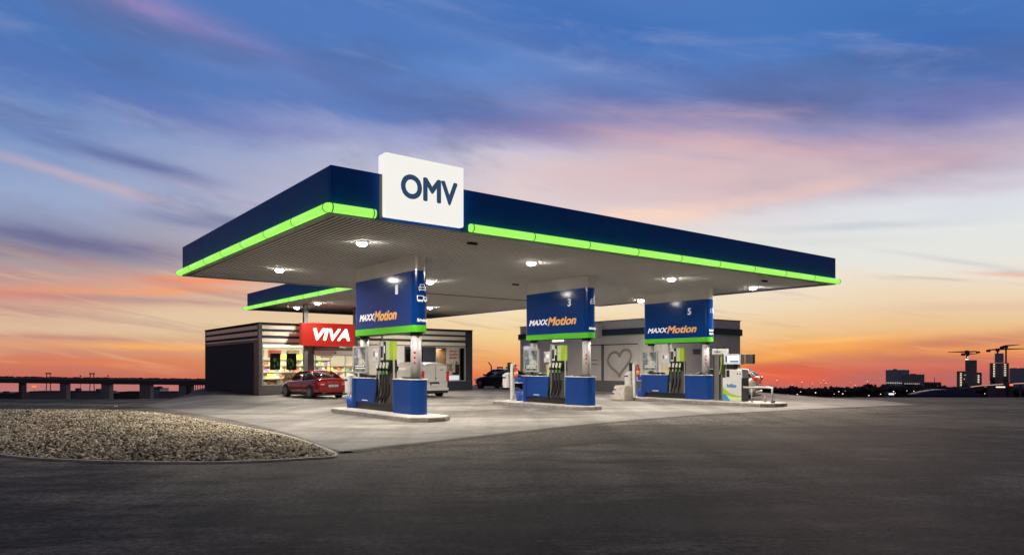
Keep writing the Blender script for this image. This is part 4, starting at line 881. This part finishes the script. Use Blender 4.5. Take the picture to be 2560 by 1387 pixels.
def sedan(name, label, loc, rz, paint, cat='car', hatch=False, sc=1.0):
    t = empty(name, (*loc, 0), rz, label, cat); t.scale = (sc,) * 3
    st = [(-2.24, .60, .42, .80), (-2.20, .72, .30, .93), (-2.08, .80, .24, 1.02), (-1.75, .84, .20, 1.04), (-1.2, .865, .19, .99), (-.4, .87, .19, .95), (.5, .87, .19, .93), (1.1, .865, .19, .91), (1.6, .85, .20, .84), (1.95, .80, .23, .76), (2.15, .70, .28, .66), (2.23, .55, .36, .56)]
    if hatch: st[0] = (-2.1, .66, .40, .95); st[1] = (-2.06, .76, .28, 1.05); st[2] = (-1.95, .82, .24, 1.06)
    rings = []
    for x, w, zb, zs in st:
        h = zs - zb; half = [(0, zb), (w * .86, zb), (w * .97, zb + .10), (w, zb + h * .42), (w * .985, zb + h * .70), (w * .93, zs - .05), (w * .80, zs - .005), (0, zs + .015)]
        rings.append([(x, y, z) for y, z in half] + [(x, -y, z) for y, z in half[-2:0:-1]])
    body = MB().loft(rings).build('body', M[paint], t); sd_ = body.modifiers.new('s', 'SUBSURF'); sd_.levels = 1; sd_.render_levels = 2
    # greenhouse
    if hatch: gb, gt = (-2.0, 1.0), (-1.55, .15)
    else: gb, gt = (-1.72, 1.02), (-.95, .18)
    zt_ = 1.40; wb, wt = .74, .56
    B = [(gb[0], -wb + .06, 1.0), (gb[1], -wb, .90), (gb[1], wb, .90), (gb[0], wb - .06, 1.0)]
    Mi = [(gb[0] + .38 * (gt[0] - gb[0]) * 1.2, -wb * .93, 1.2), (gb[1] + (gt[1] - gb[1]) * .55, -wb * .93, 1.18), (gb[1] + (gt[1] - gb[1]) * .55, wb * .93, 1.18), (gb[0] + .38 * (gt[0] - gb[0]) * 1.2, wb * .93, 1.2)]
    T = [(gt[0], -wt, zt_ - .03), (gt[1], -wt, zt_ - .02), (gt[1], wt, zt_ - .02), (gt[0], wt, zt_ - .03)]
    MB().loft([B, Mi, T]).build('windows', M['car_glass'], t)
    rf = MB(); rr_ = []
    for x, w, z in ((gt[0] - .03, .50, zt_ - .06), (gt[0] + .1, .57, zt_ - .015), ((gt[0] + gt[1]) / 2, .60, zt_ + .02), (gt[1] - .1, .58, zt_ - .005), (gt[1] + .04, .50, zt_ - .06)):
        rr_.append([(x, -w, z - .04), (x, w, z - .04), (x, w, z - .01), (x, w * .8, z + .015), (x, -w * .8, z + .015), (x, -w, z - .01)])
    rf.loft(rr_); rf.build('roof', M[paint], t)
    for s in (-1, 1):
        for i, r_ in ((0, .04), (1, .028)):
            p = MB(); q = [Vector(a[i if s < 0 else 3 - i]) for a in (B, Mi, T)]; q = [Vector((v.x, v.y + s * .005, v.z)) for v in q]; p.tube(q, [r_ * 1.7 if i == 0 else r_, r_ * 1.2, r_], 8); p.build('pillar', M[paint], t)
        p = MB(); p.tube([(-.35, s * (wb + .0), .95), (-.38, s * (wb * .93 + .01), 1.19), (-.40, s * (wt + .01), 1.38)], .025, 6); p.build('pillar', M[paint], t)
    wheels(t, (-1.36, 1.36), .865, .315)
    rear = st[0][0]
    for s in (-1, 1):
        zt0 = .98 if hatch else .80
        o = MB().box(rear - .035, rear + .22, s * .60 - .17, s * .60 + .17, zt0 - .12, zt0 + .06).build('tail_light', M['tail'], t, bevel=.04)
        MB().box(rear - .04, rear - .03, s * .60 - .10, s * .60 + .10, zt0 - .10, zt0 - .05).build('reversing_light', M['tail_clear'], o)
        MB().box(1.98, 2.19, s * .58 - .15, s * .58 + .15, .56, .68).build('headlight', M['tail_clear'], t, bevel=.04)
        m_ = MB(); m_.loft([[(.78, s * .84, .93), (.90, s * .84, .93), (.90, s * .84, 1.04), (.78, s * .84, 1.04)], [(.76, s * 1.0, .95), (.86, s * 1.0, .95), (.86, s * 1.0, 1.06), (.76, s * 1.0, 1.06)]]); m_.build('mirror', M[paint], t, bevel=.02)
        for x in (-.7, .35): MB().box(x, x + .16, s * .872 - .01, s * .872 + .012, .80, .825).build('door_handle', M[paint], t, bevel=.006)
        sm_ = MB()
        for x in (-.42, .78): sm_.box(x - .004, x + .004, s * .868 - .006, s * .868 + .006, .28, .90)
        sm_.box(-1.0, .95, s * .871 - .006, s * .871 + .008, .50, .53); sm_.build('door_seam', M['black'], t)
    pl = MB().box(rear - .045, rear - .02, -.26, .26, .60, .71).build('number_plate', M['plate'], t)
    m_ = MB()
    for k in range(6): m_.box(rear - .049, rear - .045, -.2 + k * .07, -.16 + k * .07, .63, .685)
    m_.build('plate_marks', M['shop_grey'], pl)
    MB().box(rear - .03, rear + .1, -.70, .70, .30, .42).build('rear_bumper', M[paint], t, bevel=.04)
    MB().box(rear + .02, rear + .16, .45, .55, .24, .29).build('exhaust', M['chrome'], t)
    MB().box(rear + .05, 2.1, -.78, .78, .16, .24).build('underbody', M['black'], t)
    return t
c0 = W(20.9, 7.95); sedan('parked_car', 'red four door sedan parked in front of the shop door, seen from behind', c0[:2], TH + R(5), 'car_red')
c1 = W(25.6, 24.0); sedan('parked_car', 'black sedan parked between the shop and the car wash', c1[:2], TH + R(4), 'car_black')
hd_ = math.atan2(.48, -.88); rx, ry = 12.05, 34.3; sedan('parked_car', 'silver hatchback with red tail light behind the green and white dispenser', (rx + math.cos(hd_) * 2.15, ry + math.sin(hd_) * 2.15), hd_, 'car_silver', hatch=True, sc=1.08)

def van(loc, rz):
    t = empty('parked_van', (*loc, 0), rz, 'white panel van parked behind the number 1 pump, seen from behind', 'van')
    st = [(-2.2, .80, .42, 1.62, .66), (-2.12, .87, .32, 1.80, .72), (-1.5, .90, .28, 1.86, .74), (.2, .90, .28, 1.86, .74), (.75, .90, .28, 1.80, .70), (1.35, .88, .28, 1.18, .70), (1.9, .84, .30, .98, .66), (2.2, .72, .36, .72, .56)]
    rings = []
    for x, w, zb, zs, wt in st:
        half = [(0, zb), (w * .94, zb), (w, zb + .18), (w, min(zs - .3, 1.05)), (w * .97, zs - .28 if zs > 1.3 else zs - .1), (wt + .04, zs - .05), (wt * .9, zs), (0, zs + .02)]
        rings.append([(x, y, z) for y, z in half] + [(x, -y, z) for y, z in half[-2:0:-1]])
    b = MB().loft(rings).build('body', M['car_white'], t); m_ = b.modifiers.new('s', 'SUBSURF'); m_.levels = 1; m_.render_levels = 2
    for s in (-1, 1):
        MB().box(.1, .85, s * .86 - .02, s * .86 + .02, 1.15, 1.62).build('side_window', M['car_glass'], t, bevel=.01)
        MB().box(-2.24, -2.0, s * .80 - .07, s * .80 + .07, .82, 1.38).build('tail_light', M['tail'], t, bevel=.02)
        m_ = MB(); m_.box(.95, 1.1, s * 1.0 - .1, s * 1.0 + .1, 1.1, 1.3); m_.build('mirror', M['black'], t, bevel=.02)
        MB().box(-1.1, -.9, s * .905 - .01, s * .905 + .01, .9, .94).build('door_handle', M['black'], t)
    MB().box(1.0, 1.45, -.6, .6, 1.25, 1.28).build('windscreen', M['car_glass'], t)
    wheels(t, (-1.35, 1.4), .885, .32)
    MB().box(-2.27, -2.12, -.82, .82, .34, .50).build('rear_bumper', M['car_white'], t, bevel=.04)
    sm_ = MB(); sm_.box(-2.226, -2.21, -.004, .004, .5, 1.7); sm_.box(-2.226, -2.21, -.7, .7, .80, .808); sm_.build('door_seam', M['grey_panel'], t)
    rc = MB().box(-2.235, -2.215, -.22, .34, .64, .80).build('plate_recess', M['black'], t); MB().box(-2.245, -2.235, -.18, .30, .61, .70).build('number_plate', M['plate'], rc)
    MB().tube([(-2.235, 0, 1.0), (-2.225, 0, 1.0)], .05, 12).build('badge', M['chrome'], t)
    MB().box(-2.235, -2.225, -.45, -.30, 1.42, 1.46).build('badge_lettering', M['grey_panel'], t)
    MB().box(-2.2, 2.0, -.8, .8, .2, .34).build('underbody', M['black'], t)
    return t
a = W(17.75 + 1.35, 13.0); van(a[:2], TH + R(3))

# ---------------------------------------------------------------- far right skyline
DS = 600.0
def fbox(mb, px0, px1, py0, py1, depth=30.0, D=DS):
    x0, z0 = at(px0, py1, D); x1, z1 = at(px1, py0, D); mb.box(x0, x1, D, D + depth, z0, z1)
def far_building(label, blocks, lit=(), group=None, D=DS):
    """every block faces the station; px, py measured on the skyline"""
    px = sum(b[0] + b[1] for b in blocks) / (2 * len(blocks)); x, _ = at(px, 0, D); az = math.atan((px - 1280) / F)
    t = empty('far_building', (x, D, LANDZ), -az, label, 'building', group); ca = math.cos(az)
    def q(a, b, c, d): return (a - px) / F * D * ca, (b - px) / F * D * ca, at(0, d, D)[1] - LANDZ, at(0, c, D)[1] - LANDZ
    for a, b, c, d, dep, nm, mt in blocks:
        x0, x1, z0, z1 = q(a, b, c, d); off = 2.0 if nm == 'wing' else (1.0 if nm == 'floor_slab' else 0.0)
        MB().box(x0, x1, off, dep + off, max(0, z0), z1).build(nm, M[mt], t)
    for a, b, c, d in lit:
        x0, x1, z0, z1 = q(a, b, c, d); MB().box(x0, x1, -.5, -.1, z0, z1).build('lit_window', M['far_lit'], t)
    return t
BASE = 993
far_building('dark office block with a flat roof, left one of the pair on the skyline', [(2214, 2273, 924, BASE, 30, 'wall', 'far_blue'), (2232, 2242, 922, 924, 10, 'roof_box', 'sil')], [(2216 + k * 4.5, 2217.5 + k * 4.5, 956, 957.5) for k in range(9)])
far_building('lower grey office block overlapping the right side of its taller neighbour', [(2256, 2311, 936, BASE, 30, 'wall', 'sil2'), (2276, 2290, 934, 936, 10, 'roof_box', 'sil')], [(2262 + k * 5, 2263.5 + k * 5, 958, 959.5) for k in range(8)], D=590)
far_building('low dark building with a thin roof mast on the skyline', [(2311, 2353, 956, BASE, 25, 'wall', 'sil'), (2335.5, 2337, 943, 956, 1, 'mast', 'sil')], [(2321, 2323, 964, 965.5), (2329, 2332, 963.5, 965.5), (2343, 2344.5, 963, 964.5)])
far_building('unfinished tower with open lit floors, left one of the two with cranes', [(2413, 2442, 900, BASE, 26, 'core', 'sil2'), (2392, 2413, 928, BASE, 20, 'wing', 'sil'), (2442, 2454, 931, BASE, 20, 'wing', 'sil')] + [(2391, 2415, 930 + k * 5.2, 931 + k * 5.2, 22, 'floor_slab', 'sil2') for k in range(10)],
             [(2400, 2404.5, 932 + k * 4.3, 933.8 + k * 4.3) for k in range(9)] + [(2444, 2448, 937 + k * 4.2, 939 + k * 4.2) for k in range(5)] + [(2411.6, 2413, 936, 938), (2410, 2411.5, 946, 948), (2413, 2421, 896, 899.5), (2418, 2421, 891, 894)])
far_building('unfinished tower with a blue wrapped top, beside the tall crane', [(2487, 2509, 907, BASE, 26, 'core', 'sil2'), (2487, 2509, 883, 906, 26, 'wrapped_top', 'far_blue'), (2475, 2487, 907, BASE, 20, 'wing', 'sil'), (2509, 2522, 907, BASE, 20, 'wing', 'sil')] + [(2472.5, 2477, 909 + k * 4.4, 910.4 + k * 4.4, 22, 'floor_slab', 'sil') for k in range(10)],
             [(2483, 2487, 909 + k * 4.3, 911 + k * 4.3) for k in range(8)] + [(2510, 2515, 909.5 + k * 4.6, 911.3 + k * 4.6) for k in range(7)])
far_building('wide navy office block at the right edge of the skyline', [(2523, 2600, 921, BASE, 40, 'wall', 'far_blue'), (2526, 2544, 919.5, 921, 10, 'roof_box', 'sil'), (2547, 2570, 919.5, 921, 10, 'roof_box', 'sil')], D=640)
def crane(label, mx, mtop, mbot, jl, jr, jz0, jz1, D=DS + 3):
    x, _ = at(mx, 0, D); t = empty('tower_crane', (x, D, LANDZ), 0, label, 'crane', 'tower cranes on the skyline')
    def P(px, py): a, z = at(px, py, D); return (a - x, 0, z - LANDZ)
    MB().tube([P(mx, mbot), P(mx, mtop)], .7, 6).build('mast', M['sil'], t)
    MB().tube([P(jl, jz0), P(mx, (jz0 + jz1) / 2), P(jr, jz1)], [.5, .75, .25], 6).build('jib', M['sil'], t)
    a = P(jl, jz0); MB().box(a[0], a[0] + 2.6, -1, 1, a[2] - 1.6, a[2]).build('counterweight', M['sil'], t)
    b = P(mx, mtop); MB().box(b[0] - 1.1, b[0] + 1.1, -1, 1, b[2] - 1.5, b[2] + 1.2).build('cab', M['sil'], t)
crane('crane on the left unfinished tower with a long level jib', 2417, 879, 900, 2441, 2370, 878, 880)
crane('small crane standing low on the left unfinished tower', 2419, 884, 900, 2404, 2443, 884, 884, DS + 9)
crane('crane on the blue wrapped tower with a jib reaching right', 2494, 874, 883, 2467, 2575, 875, 871)
crane('tallest crane right of the blue wrapped tower with a raised jib', 2515, 866, 907, 2501, 2550, 867, 861, DS + 12)

def belt(name, label, px0, px1, top, D, seed, h=2.0):
    rng = np.random.default_rng(seed); m_ = MB(); x0, _ = at(px0, 0, D); x1, _ = at(px1, 0, D); zt = at(0, top, D)[1]; x = x0; hh = 0
    m_.box(x0, x1, D + 4, D + 12, LANDZ, zt - 2.2)
    while x < x1:
        hh = .75 * hh + rng.normal(0, h * .5); w = rng.uniform(.7, 2.2); z = zt - 1.2 + np.clip(hh, -2, h); y = D + rng.uniform(-2, 6)
        r_ = bmesh.ops.create_icosphere(m_.bm, subdivisions=1, radius=1)
        for v in r_['verts']:
            k = 1 + rng.uniform(-.3, .3); v.co = Vector((x + v.co.x * w * k, y + v.co.y * w * k, z - 1.5 + v.co.z * w * 1.3 * k))
        x += w * .45
    for _ in range(int((x1 - x0) * 1.6)):
        w = rng.uniform(.8, 2.4); x = rng.uniform(x0, x1); z = rng.uniform(LANDZ, zt - 2.5); r_ = bmesh.ops.create_icosphere(m_.bm, subdivisions=1, radius=1)
        for v in r_['verts']:
            k = 1 + rng.uniform(-.3, .3); v.co = Vector((x + v.co.x * w * k, D + 3 + v.co.y * w * k, z + v.co.z * w * k))
    tag(m_.build(name, M['tree_far']), label, 'tree belt', kind='stuff')
belt('treeline', 'dark far tree belt along the skyline to the right of the station', 1150, 2640, 966.5, 560, 4, 1.0)
belt('treeline', 'nearer dark tree belt below the office blocks', 2160, 2420, 961, 575, 9, 1.6)
# far lights
def far_lamp(px, py, D, w, mt, first=[None]):
    x, z = at(px, py, D); key = mt
    t = MB(); t.tube([(0, 0, -(z - LANDZ)), (0, 0, 0)], .09, 5); t.mi = 1; t.box(-w, w, -w, w, 0, w * 1.3)
    o = t.build('street_lamp', [M['sil'], M[mt]]); o.location = (x, D, z)
    return tag(o, None, 'street lamp', 'street lamps along the far shore')
random.seed(21)
for k in range(17):
    px = random.choice([random.uniform(1950, 2230), random.uniform(2100, 2300), random.uniform(2430, 2560)]); py = random.choice([984, 981, 978, 987]) + random.uniform(-1.5, 1.5)
    o = far_lamp(px, py, 535, random.uniform(.14, .30), random.choice(['far_lamp', 'far_lamp', 'far_lamp_w'])); o['label'] = 'small glowing street lamp on the dark far shore'
for k in range(10):
    px = random.choice([random.uniform(2030, 2070), random.uniform(2120, 2220), random.uniform(1940, 2200)]); o = far_lamp(px, random.uniform(949, 963), 540, random.uniform(.12, .24), 'far_lamp'); o['label'] = 'tall lit lamp mast rising above the far tree belt'; o['group'] = 'tall lamp masts above the tree belt'
# harbour sheds, domed hall, road with light trails
hl = empty('domed_hall', (*[at(2372, 0, 520)[0], 520], LANDZ), 0, 'long low hall with a curved blue roof and a lit strip on the far shore', 'hall')
def LP_(px, py, D=520): a, z = at(px, py, D); return a - hl.location.x, z - LANDZ
m_ = MB(); pts = []
for k in range(15):
    q = k / 14; px = 2292 + q * 165; py = 986 - 12.5 * math.sin(math.pi * q) ** .8; a, z = LP_(px, py); pts.append((a, z))
m_.loft([[(a, yy, z) for a, z in pts] + [(pts[-1][0], yy, pts[-1][1] - 1), (pts[0][0], yy, pts[0][1] - 1)] for yy in (0, 12)])
m_.build('roof', M['dome_blue'], hl)
a0, z0 = LP_(2304, 990); a1, z1 = LP_(2440, 986); MB().box(a0, a1, 1, 11, 0, z1).build('wall', M['sil'], hl); a0, z0 = LP_(2304, 987.5); a1, z1 = LP_(2440, 985.8); MB().box(a0, a1, .6, .9, z0, z1).build('lit_strip', M['far_trail'], hl)
fr = empty('far_road_bridge', (at(2500, 0, 530)[0], 530, LANDZ), 0, 'elevated road with pale light trails in front of the right skyline towers', 'bridge')
def lp2(px, py): a, z = at(px, py, 530); return (a - fr.location.x, 0, z - LANDZ)
m_ = MB(); m_.tube([lp2(2400, 971), lp2(2440, 965), lp2(2500, 960.5), lp2(2620, 955)], .7, 6); m_.build('deck', M['sil2'], fr)
m_ = MB(); m_.tube([(x, -.8, z) for x, _, z in (lp2(2425, 966.5), lp2(2450, 963.5), lp2(2500, 960), lp2(2620, 954.5))], .28, 6); m_.build('light_trail', M['far_trail'], fr)
for px in (2440, 2475, 2515, 2555): a = lp2(px, 962); MB().box(a[0] - .6, a[0] + .6, 1, 2.5, 0, a[2]).build('pier', M['sil'], fr)
for (p0, p1, q0, q1, mt, lb) in ((2524, 2532, 959, 964, 'far_red', 'glowing orange hall front on the far shore at the right edge'), (2490, 2512, 966, 968, 'far_lamp', 'low yellow lit shop front right of the domed hall'), (2222, 2234, 983, 986, 'far_lamp_w', 'small violet white lit kiosk below the office blocks')):
    x0, z0 = at(p0, q1, 515); x1, z1 = at(p1, q0, 515); t = empty('far_kiosk', ((x0 + x1) / 2, 515, LANDZ), 0, lb, 'kiosk', 'small lit buildings on the far shore'); w = (x1 - x0) / 2
    MB().box(-w * 1.3, w * 1.3, 0, 6, 0, z1 - LANDZ + .8).build('wall', M['sil'], t); MB().box(-w, w, -.3, -.05, z0 - LANDZ, z1 - LANDZ).build('lit_front', M[mt], t)

# ---------------------------------------------------------------- far left bridge and harbour
DB = 400.0
br = empty('road_bridge', (at(250, 0, DB)[0], DB, LANDZ), 0, 'long dark road bridge on thick piers across the left background', 'bridge')
def bp_(px, py, D=DB): a, z = at(px, py, D); return (a - br.location.x, z - LANDZ)
def deck_poly(dy0, dy1, y0, y1):
    a, b = bp_(-160, 941 + dy0), bp_(640, 950 + dy0); c, d = bp_(640, 950 + dy1), bp_(-160, 941 + dy1)
    m_ = MB(); m_.loft([[(p[0], y, p[1]) for p in (a, b, c, d)] for y in (y0, y1)]); return m_
deck_poly(3, 14, 0, 5).build('deck', M['sil'], br); deck_poly(0, 3, .2, .5).build('parapet', M['sil2'], br)
m_ = MB()
for k in range(130):
    px = -100 + k * 5.2 + random.uniform(-1, 1); a, z = bp_(px, 941 + (px + 160) * 9 / 800); m_.box(a, a + random.uniform(.5, 1.3), 2, 4, z - 1, z + random.uniform(.2, .7))
tag(m_.build('traffic_silhouette', M['sil'], br), kind='stuff')
for px, w in ((-60, 16), (49, 8), (156, 16), (262, 21), (361, 27), (455, 19), (472, 9)):
    a, z = bp_(px, 956); MB().box(a - w * DB / F / 2, a + w * DB / F / 2, .5, 4.5, 0, z).build('pier', M['sil2'] if w > 10 else M['sil'], br)
for k in range(7):
    a, z = bp_(484 + k * 6, 956); MB().box(a - .12, a + .12, 2, 2.5, 0, z).build('thin_pier', M['sil'], br)
def gantry(px, top, D, s, label):
    x, z = at(px, top, D); t = empty('harbour_crane', (x, D, LANDZ), 0, label, 'crane', 'harbour cranes beyond the bridge'); hz = z - LANDZ
    m_ = MB()
    for q in (-1, 1): m_.tube([(q * s * 1.3, 0, 0), (q * s * .9, 0, hz)], s * .22, 5)
    m_.build('leg', M['sil'], t); MB().box(-s * 1.3, s * 1.3, -1, 1, hz - s * .5, hz + s * .1).build('beam', M['sil'], t)
gantry(121, 932, 650, 1.7, 'harbour crane rising above the left part of the bridge'); gantry(230, 932.5, 650, 1.7, 'harbour crane rising above the middle of the bridge')
for px, tp, lb in ((201, 936, 'thin mast left of the second harbour crane'), (270, 935, 'thin mast right of the second harbour crane')):
    x, z = at(px, tp, 640); t = MB(); t.tube([(0, 0, 0), (0, 0, z - LANDZ)], .22, 5); t.box(-.6, .6, -.3, .3, z - LANDZ - 2, z - LANDZ - 1.2); o = t.build('mast', M['sil']); o.location = (x, 640, LANDZ); tag(o, lb, 'mast', 'masts beyond the bridge')
def shed(px0, px1, top, D, mt, label, jag=0):
    x0, z0 = at(px0, 0, D); x1, _ = at(px1, 0, D); _, z = at(0, top, D); t = empty('harbour_shed', ((x0 + x1) / 2, D, LANDZ), 0, label, 'shed', 'dark harbour sheds beyond the bridge'); w = (x1 - x0) / 2
    MB().box(-w, w, 0, 12, 0, z - LANDZ).build('wall', M[mt], t); MB().box(-w * 1.01, w * 1.01, -.5, 12.5, z - LANDZ, z - LANDZ + .4).build('roof', M['sil'], t)
    if jag:
        for k in range(jag): q = -w + 2 * w * (k + .5) / jag; MB().box(q - 1.2, q + 1.2, 2, 5, z - LANDZ + .4, z - LANDZ + random.uniform(1, 3)).build('roof_box', M['sil'], t)
shed(-40, 52, 984, 460, 'sil', 'low dark harbour shed at the left edge below the bridge', 3); shed(74, 160, 979, 455, 'sil2', 'dark harbour shed with a level roof between the first two thick piers')
shed(162, 265, 979, 462, 'sil2', 'dark harbour shed below the second harbour crane', 2); shed(300, 352, 980, 470, 'sil', 'short dark shed before the widest pier'); shed(268, 300, 984, 470, 'sil', 'lowest dark shed beside the third pier'); shed(372, 400, 972, 480, 'far_blue', 'small blue block with stepped roof behind the right piers', 2); shed(398, 520, 980, 475, 'sil2', 'long dark shed ending behind the shop')
# mid gap between shop and car wash
for px, tp, lb in ((1228, 905, 'dark lamp mast in the gap between shop and car wash'),):
    x, z = at(px, tp, 120); t = empty('lamp_mast', (x, 120, LANDZ), 0, lb, 'mast'); h = z - LANDZ
    MB().tube([(0, 0, 0), (0, 0, h - .6)], .11, 8).build('pole', M['sil'], t); MB().tube([(0, 0, h - .6), (-.5, 0, h), ], .10, 6).build('arm', M['sil'], t)
gantry(1250, 917, 650, 2.2, 'far gantry left of the two seen beyond the black sedan'); gantry(1272, 917, 650, 2.2, 'far gantry right of the two seen beyond the black sedan')
x, z = at(85, 968, 430); o = far_lamp(85, 968, 430, .8, 'far_red'); o['label'] = 'orange glowing lamp below the bridge at the left'; o['group'] = 'harbour lamps below the bridge'
